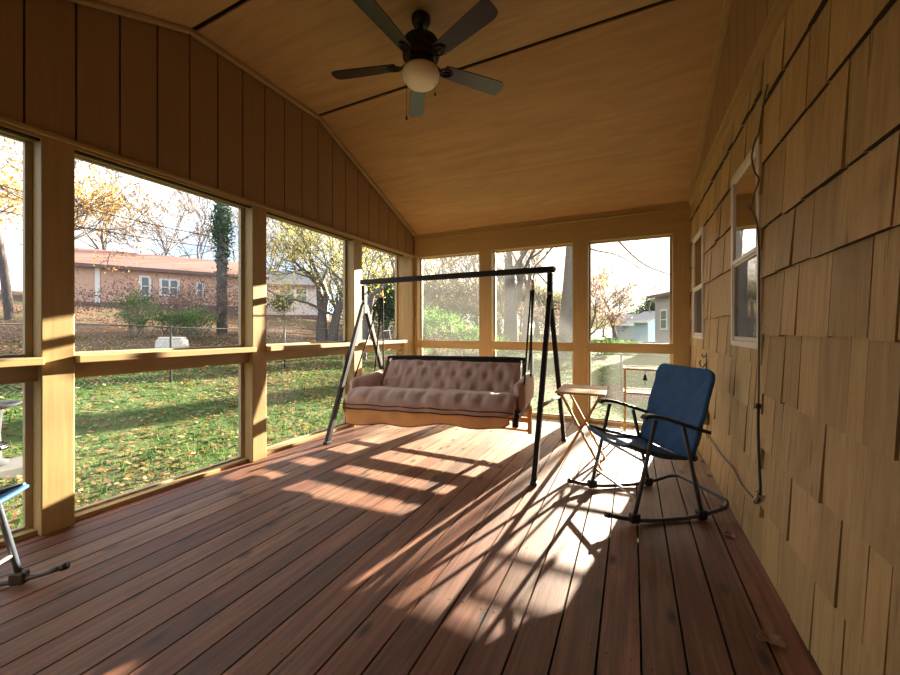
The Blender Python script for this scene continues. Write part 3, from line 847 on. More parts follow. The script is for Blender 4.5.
# hangers: carabiner + spring, then two strap legs front and one to the back
for sx, hx in ((1, -.832), (-1, -2.565)):
    top = Vector((hx, BR.y + (BLt.y - BR.y) * (BR.x - hx) / (BR.x - BLt.x), 1.675))
    inv = parent_matrix(so).inverted(); T = inv @ top
    m = MB()
    m.tube([T + Vector((.014 * math.cos(a), 0, -.02 + .028 * math.sin(a))) for a in [2 * PI * i / 14 for i in range(15)]], .004, 6)
    m.build('hanger_ring', M['black_metal'], so, smooth=True)
    m = MB()
    m.tube([T + Vector((.016 * math.cos(a * 7), .016 * math.sin(a * 7), -.05 - .09 * a / (2 * PI))) for a in [2 * PI * i / 110 for i in range(111)]], .0035, 5)
    m.tube([T + Vector((0, 0, -.04)), T + Vector((0, 0, -.15))], .003, 5)
    m.build('spring', M['brass'], so, smooth=True)
    B = T + Vector((0, 0, -.15))
    for dx, tgt in ((-.012, Vector((sx * .90, -.16, .14))), (.0, Vector((sx * .90, .30, .22))), (.014, Vector((sx * .86, .44, .33)))):
        m = MB(); m.tube([B + Vector((dx, 0, .02)), tgt], .0085, 8); m.build('hanging_strap', M['strap'], so)

# pine under-frame slung below the back of the seat
inv = parent_matrix(so).inverted()
m = MB()
for z0, z1 in ((.335, .385), (.24, .29), (.148, .17)): m.box(-2.56, -.905, 3.73, 3.765, z0, z1)
for x0, x1 in ((-.94, -.905), (-2.55, -2.515)): m.box(x0, x1, 3.725, 3.77, .13, .41)
m.box(-1.10, -1.05, 3.765, 3.79, .148, .40)
m.build('pine_under_frame', M['pine'], so, bevel=.003, world=True)

# ================================================================== ROCKING CHAIRS
def rocking_chair(name, label, loc, rz):
    """local x = towards the back of the chair, y across"""
    t = thing(name, label, 'rocking chair', loc, rz)
    HB = .255
    def railz(a):
        c = max(0, abs(a - .0) - .04); return .014 + .42 * c * c
    for s in (-1, 1):
        y = s * HB
        m = MB(); m.tube([(a, y, railz(a)) for a in [-.385 + .77 * i / 18 for i in range(19)]], .0125, 10)
        r = m.build('rocker', M['grey_tube'], t, smooth=True)
        m = MB(); m.tube([(-.385, y, railz(-.385)), (-.41, y, railz(-.41))], .0165, 10); m.build('end_cap', M['plastic'], r, smooth=True)
        m = MB(); m.tube([(-.225, y, .04), (-.085, y, .625)], .0125, 10); m.build('leg', M['grey_tube'], t, smooth=True)
        m = MB(); m.tube([(.225, y, .035), (.10, y, .575)], .0125, 10); m.build('leg', M['grey_tube'], t, smooth=True)
        for fa, fz in ((-.222, .045), (.222, .04)):
            m = MB(); m.box(fa - .03, fa + .03, y - .02, y + .02, fz - .035, fz + .022); m.build('leg_socket', M['plastic'], t, bevel=.008)
        # arm
        pts = smooth_path([(-.165, y, .632), (-.14, y, .652), (-.05, y, .640), (.10, y, .593), (.20, y, .560), (.275, y, .537)], 5)
        m = MB()
        for i in range(len(pts) - 1):
            w = .046 if i < len(pts) * .62 else .030
            m.bar(pts[i], pts[i + 1] + (pts[i + 1] - pts[i]) * .15, w, .022)
        m.build('armrest', M['plastic'], t, bevel=.006)
        # seat side tube, back upright
        m = MB(); m.tube([(-.255, y * .93, .470), (-.10, y * .93, .425), (.10, y * .93, .378), (.185, y * .93, .372)], .011, 8); m.build('seat_rail', M['grey_tube'], t, smooth=True)
        m = MB(); m.tube([(.16, y * .95, .365), (.235, y * .95, .63), (.318, y * .93, .90)], .011, 8); m.build('back_upright', M['grey_tube'], t, smooth=True)
        m = MB(); m.lathe([(.001, -.02), (.02, -.02), (.022, 0), (.02, .02), (.001, .02)], (.168, y * .97, .385), 12, axis='y'); m.build('pivot_knob', M['plastic'], t, smooth=True)
    # rear cross tube closing the rockers
    m = MB(); m.tube(smooth_path([(.385, -HB, railz(.385)), (.425, -HB + .03, .078), (.435, -HB + .09, .088), (.435, HB - .09, .088), (.425, HB - .03, .078), (.385, HB, railz(.385))], 6), .0125, 10)
    m.build('rear_cross_tube', M['grey_tube'], t, smooth=True)
    m = MB(); m.tube([(-.197, -HB, .145), (-.197, HB, .145)], .009, 8); m.build('crossbar', M['light_metal'], t, smooth=True)
    m = MB(); m.tube([(-.147, -HB, .368), (-.147, HB, .368)], .009, 8); m.build('crossbar', M['light_metal'], t, smooth=True)
    # sling seat
    def seat_f(u, v):
        y = (u - .5) * .47; a = -.275 + .44 * v
        z = .485 - .115 * v ** .75 - .022 * math.sin(PI * v) - .02 * (1 - (2 * u - 1) ** 2) + .004 * mnoise.noise(Vector((u * 5, v * 6, 1)))
        if v < .06: z -= (.06 - v) * .35
        return Vector((a, y, z))
    m = MB(); m.sheet(seat_f, 24, 24); m.build('seat', M['chair_blue'], t, smooth=True, solid=.012)
    def back_f(u, v):
        s = 2 * u - 1
        a0, z0, a1, z1 = .158, .365, .322, .925
        a = a0 + (a1 - a0) * v; z = z0 + (z1 - z0) * v
        hw = .262
        cr = .07
        d = max(0, (v - (1 - cr / .56)) * .56) / cr
        if d > 0: hw = hw - cr * (1 - math.sqrt(max(0, 1 - d * d))) * .9
        d = max(0, (cr * .6 / .56 - v) * .56) / (cr * .6)
        if d > 0: hw = hw - cr * .6 * (1 - math.sqrt(max(0, 1 - d * d)))
        sag = .028 * (1 - s * s) * math.sin(PI * min(1, v * .9 + .1))
        wr_ = .007 * mnoise.noise(Vector((s * 2.2 + v * 2, v * 7, 4))) + .004 * mnoise.noise(Vector((s * 6, v * 11 + s * 5, 9)))
        return Vector((a + (sag + wr_) * .96, s * hw, z - (sag + wr_) * .28))
    m = MB(); m.sheet(back_f, 30, 40); m.build('back_panel', M['chair_blue'], t, smooth=True, solid=.03, subd=1)
    return t
rc = rocking_chair('rocking_chair', 'navy blue sling rocking chair facing the swing beside the shingle wall', (.062, 2.87, 0), math.radians(33))
f_ang = math.radians(37)      # facing of the second chair
dup(rc, (-2.559, .36, 0), f_ang + PI, 'folding rocker at the left edge with only one runner and seat tip showing')

# ================================================================== TRAY TABLE
tt = thing('tray_table', 'blond folding tray table on crossed legs beside the swing post', 'tray table', (-.393, 3.52, 0))
m = MB(); m.box(-.20, .20, -.245, .245, .632, .65); m.build('top', M['tray_wood'], tt, bevel=.006)
for y in (-.17, .17):
    m = MB(); m.bar((-.165, y, .632), (.175, y, .0), .018, .028, (0, 1, 0)); m.bar((0, 0, -9), (0, 0, -9.001), .001, .001)
    m.v = m.v[:8]; m.f = m.f[:6]; m.r = m.r[:6]; m.m = m.m[:6]; m.w = m.w[:6]
    m.build('leg', M['pine'], tt, bevel=.002)
    y2 = y * .86
    m = MB(); m.bar((.165, y2, .632), (-.175, y2, .0), .018, .028, (0, 1, 0)); m.build('leg', M['pine'], tt, bevel=.002)
for x, z, w in ((.15, .05, .17), (-.15, .05, .146), (-.15, .612, .17), (.15, .612, .146)):
    m = MB(); m.tube([(x, -w, z), (x, w, z)], .009, 8); m.build('stretcher', M['pine'], tt, smooth=True)
m = MB(); m.box(-.17, .17, -.012, .012, .612, .632); m.build('batten', M['pine'], tt)

# ================================================================== TWO-TIER SIDE TABLE
M['table_glass'] = mat_tabletop()
stb = thing('side_table', 'pale thin-legged two-tier side table with see-through shelves against the back screens', 'side table', (.21, 4.735, 0), math.radians(2))
for z in (.732, .47):
    m = MB(); m.box(-.285, .285, -.175, .155, z + .008, z + .016); tp = m.build('glass_top' if z > .6 else 'glass_shelf', M['table_glass'], stb)
    m = MB()
    for a_ in (-.19, .155): m.box(-.30, .30, a_, a_ + .015, z, z + .022)
    for a_ in (-.30, .285): m.box(a_, a_ + .015, -.175, .155, z, z + .022)
    m.build('rim', M['side_wood'], tp, bevel=.003)
for x in (-.285, .285):
    for y in (-.175, .155):
        m = MB(); m.box(x - .010, x + .010, y - .010, y + .010, 0, .732); m.build('leg', M['side_wood'], stb, bevel=.002)
kt = thing('hanging_ornament', 'small dark ornament dangling below the top edge of the pale side table', 'ornament', (.125, 4.535, .732))
m = MB(); m.lathe([(.001, -.035), (.008, -.04), (.014, -.06), (.018, -.085), (.024, -.10), (.001, -.10)], n=14); m.build('ornament_body', M['bronze'], kt, smooth=True)
m = MB(); m.tube([(0, 0, 0), (0, 0, -.04)], .0025, 6); m.build('cord', M['cable'], kt)
m = MB(); m.tube([(0, 0, -.09), (0, 0, -.15)], .003, 6); m.build('pendant', M['bronze'], kt)

# ---- dry leaves blown onto the deck
M['dry_leaf'] = simple('dry_brown_leaf', (.30, .19, .12), .9, .2, 20)
rl = random.Random(6)
for (x, y, sz, lb) in ((.50, 2.62, .045, 'curled brown leaf on the deck near the wall beside the rocker'), (.47, 1.80, .055, 'curled brown leaf on the deck in the bottom right corner by the wall'), (.545, 3.02, .03, 'tiny dark leaf on the deck at the rear runner of the rocker')):
    m = MB()
    def lf(u, v):
        a_ = u * 2 * PI; r_ = sz * v * (.55 + .3 * abs(math.cos(2.5 * a_)) + .1 * rl.random() * 0)
        return Vector((r_ * math.cos(a_), r_ * .8 * math.sin(a_), .004 + .35 * sz * v * v * abs(math.sin(1.5 * a_ + .4))))
    m.sheet(lf, 30, 4)
    o = m.build('dry_leaf', M['dry_leaf'], smooth=True, solid=.001); o.location = (x, y, 0); o.rotation_euler = (0, 0, rl.random() * 6)
    tag(o, lb, 'leaf')

# ================================================================== WALL HARDWARE
XC = RW - .03; CY = -.055
cb = MB()
cb.tube(smooth_path([(XC, 2.245, 2.33), (XC, 2.300, 2.28), (XC, 2.380, 2.17), (XC, 2.435, 2.16), (XC - .012, 2.450, 2.08), (XC - .012, 2.400, 1.98), (XC, 2.380, 1.93), (XC - .012, 2.420, 1.86), (XC - .014, 2.465, 1.80), (XC - .02, 2.480, 1.84), (XC, 2.425, 1.74), (XC, 2.380, 1.60), (XC, 2.380, 1.40), (XC, 2.380, 1.0), (XC, 2.385, .80)], 6), .0042, 7)
c1 = tag(cb.build('cable', M['cable_grey'], smooth=True), 'looped grey cable running down beside the near window of the shingle wall', 'cable')
cb = MB()
cb.tube(smooth_path([(XC, 2.385, .80), (XC, 2.390, .70), (XC, 2.380, .56), (XC - .006, 2.340, .46), (XC - .008, 2.320, .40), (XC, 2.370, .33), (XC, 2.430, .285), (XC, 2.460, .28)], 6), .0065, 7)
cb.tube([(XC, 2.385, .80), (XC, 2.392, .78)], .012, 8)
tag(cb.build('cable', M['cable'], smooth=True), 'thick black cable hanging from a clip down to the spigot', 'cable')
cb = MB()
cb.tube(smooth_path([(RW - .022, 2.48, .285), (RW - .022, 2.75, .262), (RW - .022, 2.95, .29), (RW - .022, 3.3, .27), (RW - .022, 3.7, .275), (RW - .022, 4.3, .25)], 5), .004, 6)
tag(cb.build('cable', M['cable'], smooth=True), 'thin dark wire along the foot of the shingle wall behind the rocking chair', 'cable')
fc = thing('hose_spigot', 'small brass hose spigot low on the shingle wall under the cable', 'spigot', (RW - .015, 2.335, .355))
m = MB(); m.lathe([(.028, 0), (.028, .006), (.011, .008), (.011, .05), (.001, .05)], n=12, axis='x'); m.v = [(-p[0], p[1], p[2]) for p in m.v]; m.build('flange', M['light_metal'], fc)
m = MB(); m.tube([(-.045, 0, .01), (-.06, 0, -.02), (-.065, 0, -.05)], .011, 10); m.build('spout', M['light_metal'], fc, smooth=True)
m = MB(); m.tube([(-.045, 0, 0), (-.045, 0, .035)], .004, 6); m.lathe([(.001, .035), (.02, .035), (.022, .041), (.001, .046)], (-.045, 0, 0), 10); m.build('handle', M['light_metal'], fc)
fc.scale = (.65,) * 3
hk = thing('wall_hook', 'curly black iron hook on the shingle wall above the rocking chair', 'hook', (RW - .014, 3.96, .90))
m = MB(); m.box(-.006, 0, -.012, .012, -.08, .07); m.build('back_plate', M['plastic'], hk, bevel=.002)
m = MB(); m.tube(smooth_path([(-.006, 0, -.02), (-.025, 0, -.055), (-.045, 0, -.045), (-.05, 0, -.01), (-.04, 0, .0)], 5), .005, 7); m.tube(smooth_path([(-.006, 0, .05), (-.02, 0, .03), (-.034, 0, .045), (-.03, 0, .06)], 5), .004, 7); m.build('hook_arm', M['plastic'], hk, smooth=True)
ob = thing('outlet_box', 'grey weatherproof outlet box on the shingle wall behind the rocking chair', 'outlet box', (RW - .014, 3.93, .43))
m = MB(); m.box(-.045, 0, -.055, .055, -.075, .075); m.build('box_body', M['outlet'], ob, bevel=.006)
m = MB(); m.box(-.056, -.045, -.05, .05, -.07, .07); m.build('cover', M['outlet'], ob, bevel=.004)

# ================================================================== OUTSIDE
# ---- ground
N = 150
mb = MB(); X0, X1, Y0, Y1 = -46, 34, -12, 66
xs = [X0 + (X1 - X0) * i / N for i in range(N + 1)]; ysg = [Y0 + (Y1 - Y0) * i / N for i in range(N + 1)]
vs = [(x, y, ground_z(x, y)) for x in xs for y in ysg]
fs = [(i * (N + 1) + j, (i + 1) * (N + 1) + j, (i + 1) * (N + 1) + j + 1, i * (N + 1) + j + 1) for i in range(N) for j in range(N)]
mb._add(vs, fs)
g = mb.build('ground', M['ground'], smooth=True)
a = g.data.attributes.new('litter', 'FLOAT', 'POINT')
def litter(x, y):
    b = .5 if x < -9.5 and y < 22 else .08
    if x < -9.5: b += min(.25, (-9.5 - x) * .1)
    if 10.2 < y < 12.2 and x > -8: b = .42
    if x < -16: b = .33
    if y > 14 and x > -9: b = .12
    return b
a.data.foreach_set('value', [litter(v[0], v[1]) for v in vs])
tag(g, 'sloping lawn with leaf litter around the porch', 'ground', kind='structure')

# ---- grass and fallen leaves
rg = random.Random(21)
mb = MB()
def in_view_ground():
    while True:
        if rg.random() < .62:
            x = -3.25 - rg.random() ** 1.7 * 9; y = rg.uniform(-.5, 9.5)
            if y < .15 * -x - .6: continue
        else:
            x = rg.uniform(-8, 2.6); y = 5.2 + rg.random() ** 1.5 * 12
        return x, y
for i in range(30000):
    x, y = in_view_ground()
    cl_ = mnoise.noise(Vector((x * .8, y * .8, 0)))
    h = rg.uniform(.03, .075) * (1 + .5 * cl_); a_ = rg.random() * PI; w = rg.uniform(.004, .008) * (1 + .09 * math.hypot(x, y))
    z = ground_z(x, y) - .005; dx, dy = math.cos(a_) * w, math.sin(a_) * w
    lx, ly = rg.uniform(-.03, .03), rg.uniform(-.03, .03)
    mb._add([(x - dx, y - dy, z), (x + dx, y + dy, z), (x + lx, y + ly, z + h)], [(0, 1, 2)], min(1, max(0, .35 + .5 * cl_ + rg.uniform(-.3, .3))))
o = mb.build('lawn_grass', M['grass'], smooth=True); tag(o, 'short green grass blades of the lawn outside the screens', 'grass', kind='stuff')
mb = MB()
def leaf_quad(m, p, n, s, rnd, r):
    n = Vector(n).normalized(); u = n.orthogonal().normalized(); w = n.cross(u)
    a_ = r.random() * 2 * PI; u, w = u * math.cos(a_) + w * math.sin(a_), w * math.cos(a_) - u * math.sin(a_)
    p = Vector(p)
    m._add([p - u * s, p + w * s * .55, p + u * s, p - w * s * .55], [(0, 1, 2, 3)], rnd)
for i in range(24000):
    if rg.random() < .35:
        x = rg.uniform(-22, -7); y = rg.uniform(-1, 20)
    else: x, y = in_view_ground()
    z = ground_z(x, y) + rg.uniform(.01, .05)
    leaf_quad(mb, (x, y, z), (rg.uniform(-.5, .5), rg.uniform(-.5, .5), 1), rg.uniform(.018, .04) * (1 + .035 * math.hypot(x, y)), rg.random(), rg)
o = mb.build('fallen_leaves', M['fallen'], smooth=True); tag(o, 'dry tan and orange leaves scattered over the lawn', 'leaves', kind='stuff')

# ---- trees
def grow(m, p, d, L, r, depth, rr, tips, spread=.55, up=.12, n=6, kids=3, seg=4, wig=.16, rmin=.006, cap=3.2, tmin=.35):
    pts = [p.copy()]; rs_ = [r]; q = p.copy(); dd = d.copy()
    for i in range(seg):
        dd = (dd + Vector((rr.gauss(0, wig), rr.gauss(0, wig), rr.gauss(0, wig * .7) + up * .3))).normalized()
        q = q + dd * (L / seg); pts.append(q.copy()); rs_.append(max(rmin, r * (1 - .5 * (i + 1) / seg)))
    m.tube(pts, rs_, max(3, n), cap=False)
    if depth == 0:
        for p_ in pts[1:]: tips.append(p_)
        return
    for k in range(kids):
        t = rr.uniform(tmin, 1.0) if k else 1.0
        i = min(len(pts) - 1, max(1, int(t * seg + .5)))
        ax = Vector((rr.gauss(0, 1), rr.gauss(0, 1), rr.gauss(0, .5))).normalized()
        nd = (dd + ax * spread * rr.uniform(.7, 1.5) + Vector((0, 0, up))).normalized()
        grow(m, pts[i].copy(), nd, min(L, cap) * rr.uniform(.6, .82), max(rmin, rs_[i] * rr.uniform(.55, .75)), depth - 1, rr, tips, spread, up, n - 1, kids, max(2, seg - 1), max(wig, .14), rmin, cap)
    if depth <= 2: tips.extend(pts[2:])

def tree(name, label, px, d, H, r0, leafmat, nleaf, lsize, seed, depth=5, kids=3, bark='bark', group=None, trunks=1, leanx=0., spread=.55, cloud=.35, trunk_frac=.28, rmin=.008, cat='tree', extra=None, up=.12, leafy=True, wig0=None, cap=3.2, tmin=.35):
    rr = random.Random(seed)
    x, y = bearing(px, d); z = ground_z(x, y) - .05
    t = thing(name, label, cat, (x, y, z), 0, group)
    m = MB(); tips = []
    for k in range(trunks):
        dirv = Vector((leanx + rr.gauss(0, .05 if wig0 is None else .015) + (k - (trunks - 1) / 2) * .28, rr.gauss(0, .06) + (k % 2) * .12, 1)).normalized()
        p0 = Vector(((k - (trunks - 1) / 2) * r0 * 1.5, 0, 0))
        grow(m, p0, dirv, H * trunk_frac * rr.uniform(.85, 1.15), r0 * (1 - .18 * k), depth, rr, tips, spread, up, 9, kids, 5, .10 if wig0 is None else wig0, rmin, cap, tmin)
    if extra:
        for path, ra, rb in extra:
            P = smooth_path(path, 5); L_ = len(P)
            m.tube(P, [ra + (rb - ra) * i / (L_ - 1) for i in range(L_)], 7, cap=False)
            for i in range(L_ // 3, L_, 2):
                for _ in range(2):
                    dv = Vector((rr.gauss(0, 1), rr.gauss(0, 1), rr.gauss(.2, .7))).normalized()
                    grow(m, P[i], dv, .7, max(.006, rb * .6), 2, rr, tips if leafy else [], .6, .05, 4, 2 if not leafy else 3, 3, .2, .004)
    m.build('trunk_and_branches', M[bark], t, smooth=True)
    if nleaf and tips:
        m = MB()
        for i in range(nleaf):
            p = rr.choice(tips) + Vector((rr.gauss(0, cloud), rr.gauss(0, cloud), rr.gauss(0, cloud * .8)))
            leaf_quad(m, p, (rr.gauss(0, 1), rr.gauss(0, 1), rr.gauss(0, 1)), lsize * rr.uniform(.6, 1.3), rr.random(), rr)
        f = m.build('foliage', M[leafmat], t, smooth=True); f['kind'] = 'stuff'
    return t

tree('maple_tree', 'golden maple with a straight dark trunk in the nearest left bay', 10, 17, 11, .11, 'leaf_gold', 3800, .055, 5, depth=5, spread=.75, trunk_frac=.62, wig0=.02, up=.02, cap=1.9, tmin=.3)
tree('maple_tree', 'orange-gold tree overhanging the left end of the pink house roof', 40, 16, 8, .14, 'leaf_gold', 3000, .045, 2, depth=5, spread=.8, trunk_frac=.42, cloud=.35, cap=1.5)
tree('yard_tree', 'thick forked tree with yellow-green leaves in the third left bay', 331, 14.5, 8.5, .25, 'leaf_yellowgreen', 8000, .045, 4, depth=5, trunks=3, spread=.75, trunk_frac=.24,
     extra=[([(-.1, 0, 1.2), (-.9, -.3, 1.6), (-1.9, -.8, 1.9), (-3.0, -1.5, 2.7)], .06, .02)])
tree('yard_tree', 'dark leaning tree with a heavy crooked limb behind the corner post', 360, 12.5, 8, .20, 'leaf_yellowgreen', 3000, .045, 9, depth=5, spread=.65, trunk_frac=.3, leanx=.2)
tree('yard_tree', 'dark trunk with hanging twigs left of the swing post in the middle back bay', 511, 19, 11, .42, 'leaf_tan', 4500, .06, 12, depth=5, spread=.5, trunk_frac=.42, wig0=.04)
tree('yard_tree', 'slim pale trunk just right of the dark one in the middle back bay', 524, 20, 10, .17, 'leaf_tan', 3000, .06, 13, depth=5, bark='bark_pale', spread=.5, trunk_frac=.4, wig0=.04)
tree('oak_tree', 'stout grey straight oak trunk beside the post of the middle back bay', 566, 20, 15, .46, 'leaf_orange', 700, .06, 14, depth=4, bark='bark_pale', spread=.45, trunk_frac=.62, wig0=.02,
     extra=[([(.3, 0, 9.0), (1.4, .3, 7.6), (2.3, .5, 6.0), (3.6, .8, 4.6), (5.2, 1.0, 3.9)], .075, .02), ([(.3, 0, 6.2), (1.2, .3, 5.5), (2.4, .4, 5.1), (3.6, .5, 4.2)], .055, .016)], leafy=False)
tree('maple_tree', 'small orange-leaved tree at the left side of the right back bay', 584, 24, 7.5, .13, 'leaf_orange', 450, .07, 15, depth=5, spread=.5, trunk_frac=.3, cap=1.4)
tree('bare_tree', 'round bare tree with dry leaves before the low sheds in the right back bay', 617, 30, 9.5, .17, 'leaf_tan', 900, .06, 16, depth=5, kids=4, spread=.7, trunk_frac=.24, bark='twig')
tree('bare_tree', 'thin bare tree against the bright sky beside the grey house', 657, 36, 8, .15, None, 0, .1, 17, depth=5, spread=.6, trunk_frac=.26, bark='twig')
tree('evergreen_tree', 'dark conical evergreen behind the sheds in the right back bay', 641, 46, 5.5, .2, 'leaf_dark', 4000, .12, 18, depth=4, spread=.45, trunk_frac=.3)
tree('evergreen_tree', 'dark green evergreen filling the narrow last left bay', 388, 17, 5, .2, 'leaf_dark', 8000, .07, 19, depth=5, spread=.8, trunk_frac=.2)
tree('yard_tree', 'pale slim trunk rising before the evergreens in the last left bay', 399, 13, 8, .05, 'leaf_gold', 900, .045, 33, depth=4, bark='bark_pale', trunk_frac=.45, wig0=.03)
tree('sun_block_tree', 'added leafy tree mostly out of view beyond the back wall, its crown blocking sun', 693, 20, 11.15, .14, 'leaf_tan', 14000, .10, 71, depth=4, kids=4, spread=.7, trunk_frac=.52, wig0=.02, cap=1.0, cloud=.25, tmin=.96)  # added mostly out of view; its crown keeps sun off the near deck
# wooded skyline behind the houses: bare trees, each its own copy
spots = [(40, 42, 1.9), (118, 46, 1.9), (150, 43, 1.6), (182, 47, 1.9), (210, 42, 1.7), (238, 45, 1.8), (258, 40, 1.6), (285, 46, 1.8), (312, 42, 1.7), (345, 43, 1.8), (372, 38, 1.7),
         (424, 24, 1.1), (440, 30, 1.4), (458, 25, 1.2), (476, 29, 1.3), (492, 33, 1.4), (538, 32, 1.3), (550, 27, 1.0), (582, 42, 1.1), (603, 48, .9), (448, 38, 1.7), (500, 27, 1.1)]
lab = ['behind the nearest left bay', 'above the left end of the red roof', 'above the red roof left of its chimney', 'above the middle of the red roof', 'above the red roof beside the utility pole',
       'right of the utility pole', 'left of the white house', 'directly over the white house', 'behind the forked yard tree', 'right of the forked yard tree', 'behind the swing stand corner',
       'at the left edge of the left back bay', 'over the pale blue shed', 'right of the pale blue shed', 'right in the left back bay beside its post', 'behind the post between the left and middle back bays',
       'between the dark trunk and the stout oak', 'just left of the stout oak trunk', 'behind the post between the middle and right back bays', 'behind the orange-leaved tree in the right back bay',
       'far back in the middle of the left back bay', 'left of the dark trunk in the middle back bay']
protos = [tree('bare_tree', 'tall bare twiggy tree ' + lab[i], spots[i][0], spots[i][1], 12, .14, 'leaf_tan', 700, .05, 40 + i, depth=5, kids=3, spread=.6, trunk_frac=.25, bark='twig', rmin=.011, group='bare trees on the skyline') for i in range(3)]
rr = random.Random(8)
thk = tree('thicket_tree', 'dense olive twiggy tree filling the left edge of the left back bay', 421, 31, 9, .12, 'leaf_olive', 9000, .05, 90, depth=5, kids=4, spread=.75, trunk_frac=.16, bark='twig', rmin=.01, cloud=.5, group='dense trees behind the back bays')
tk = [(436, 36, 1.2, 'just right of the left edge of the left back bay'), (450, 33, 1.1, 'in the middle of the left back bay'), (464, 37, 1.25, 'right of the middle of the left back bay'), (478, 33, 1.1, 'at the right edge of the left back bay'),
      (494, 38, 1.2, 'at the left edge of the middle back bay'), (507, 33, 1.15, 'straight behind the dark trunk'), (521, 38, 1.2, 'behind the slim pale trunk'), (535, 35, 1.0, 'behind the hanging straps of the swing'), (549, 39, 1.0, 'behind the swing upright'),
      (564, 36, .95, 'behind the stout oak trunk'), (584, 46, .9, 'left of the orange-leaved tree'), (404, 34, 1.2, 'behind the back left corner post'), (386, 36, 1.2, 'behind the evergreen of the last left bay'), (366, 38, 1.2, 'behind the third left post')]
_r2 = random.Random(4)
for px, d, sc_f, w_ in tk:
    x, y = bearing(px, d); dup(thk, (x, y, ground_z(x, y) - .05), _r2.random() * 6.28, 'dense olive twiggy tree ' + w_, sc_f)
for i in range(3):
    protos[i].scale = (spots[i][2],) * 3
for i in range(3, len(spots)):
    px, d, s = spots[i]; x, y = bearing(px, d)
    dup(protos[i % 3], (x, y, ground_z(x, y) - .05), rr.random() * 6.28, 'tall bare twiggy tree ' + lab[i], s)

def shrub(name, label, px, d, w, h, leafmat, n, ls, seed, group=None, bark='twig'):
    rr = random.Random(seed); x, y = bearing(px, d); z = ground_z(x, y) - .04
    t = thing(name, label, 'shrub', (x, y, z), 0, group)
    m = MB(); tips = []
    for k in range(9):
        a_ = rr.random() * 6.28
        grow(m, Vector((rr.gauss(0, .1), rr.gauss(0, .1), 0)), Vector((math.cos(a_) * w * .5, math.sin(a_) * w * .5, h)).normalized(), h * .5, .018, 3, rr, tips, .6, .1, 5, 3, 3, .18, .004)
    m.build('stems', M[bark], t, smooth=True)
    m = MB()
    for i in range(n):
        p = rr.choice(tips); p = Vector((p.x * w, p.y * w, p.z)) + Vector((rr.gauss(0, .08), rr.gauss(0, .08), rr.gauss(0, .08)))
        leaf_quad(m, p, (rr.gauss(0, 1), rr.gauss(0, 1), rr.gauss(0, 1)), ls * rr.uniform(.6, 1.3), rr.random(), rr)
    f = m.build('foliage', M[leafmat], t, smooth=True); f['kind'] = 'stuff'
    return t
shrub('shrub', 'green leafy shrub at the left before the pink house', 137, 13.5, 1.0, .95, 'leaf_green', 2600, .03, 51)
shrub('bare_shrub', 'wide mauve-brown twiggy shrub below the double window of the pink house', 168, 14.5, 2.4, 1.55, 'leaf_mauve', 3600, .028, 52)
shrub('bare_shrub', 'mauve-brown twiggy shrub just left of the utility pole', 199, 14.5, 2.2, 1.5, 'leaf_mauve', 3400, .028, 53)
shrub('shrub', 'low green shrub behind the pale stone block', 186, 13, 1.1, .8, 'leaf_green', 2400, .03, 54)
shrub('hedge_shrub', 'round dark clipped bush before the white house', 283, 29, 1.1, 1.5, 'leaf_dark', 3500, .06, 55)
shrub('shrub', 'pale green bush on the left in the left back bay', 432, 17, 1.6, 1.5, 'leaf_green', 3500, .04, 56)
shrub('shrub', 'bright green bush on the right in the left back bay', 470, 15, 1.1, 1.1, 'leaf_green', 2600, .04, 57)
shrub('shrub', 'small green bush at the foot of the oak trunk', 577, 18, .7, .8, 'leaf_green', 1100, .04, 58)
shrub('shrub', 'low green bush at the left foot of the right back bay', 596, 22, 1.1, .8, 'leaf_green', 1500, .045, 59)
shrub('shrub', 'low weedy bush in front of the low garage', 624, 26, 1.5, .6, 'leaf_green', 1800, .05, 60)
shrub('shrub', 'dark green bush between the forked trunks and the corner post', 352, 18, 1.1, 1.6, 'leaf_dark', 2600, .05, 61)
shrub('bare_shrub', 'mauve-brown brush along the fence in the left back bay', 452, 13, 1.9, .7, 'leaf_mauve', 1800, .03, 62)
shrub('shrub', 'dark green undergrowth at the foot of the dark trunk in the middle back bay', 500, 17, 1.3, .9, 'leaf_green', 1800, .04, 63)

for i, (px, d, w_, lf_, pl) in enumerate(((426, 27, 2.4, 'leaf_olive', 'at the left edge of the left back bay'), (441, 29, 2.6, 'leaf_mauve', 'behind the pale green bush in the left back bay'), (459, 27, 2.4, 'leaf_olive', 'between the two green bushes of the left back bay'),
        (477, 28, 2.4, 'leaf_mauve', 'beside the post right of the left back bay'), (497, 27, 2.4, 'leaf_olive', 'left of the dark trunk'), (519, 29, 2.5, 'leaf_olive', 'behind the slim pale trunk'), (541, 28, 2.3, 'leaf_mauve', 'behind the swing upright'),
        (557, 29, 2.2, 'leaf_olive', 'just left of the stout oak'), (582, 33, 2.0, 'leaf_olive', 'behind the post right of the stout oak'), (606, 40, 2.4, 'leaf_mauve', 'far behind the orange-leaved tree'), (404, 28, 2.4, 'leaf_olive', 'behind the back left corner post'))):
    shrub('brush_shrub', 'tangled brush ' + pl, px, d, w_, 2.3, lf_, 3000, .06, 100 + i, group='brush along the far yard edge')

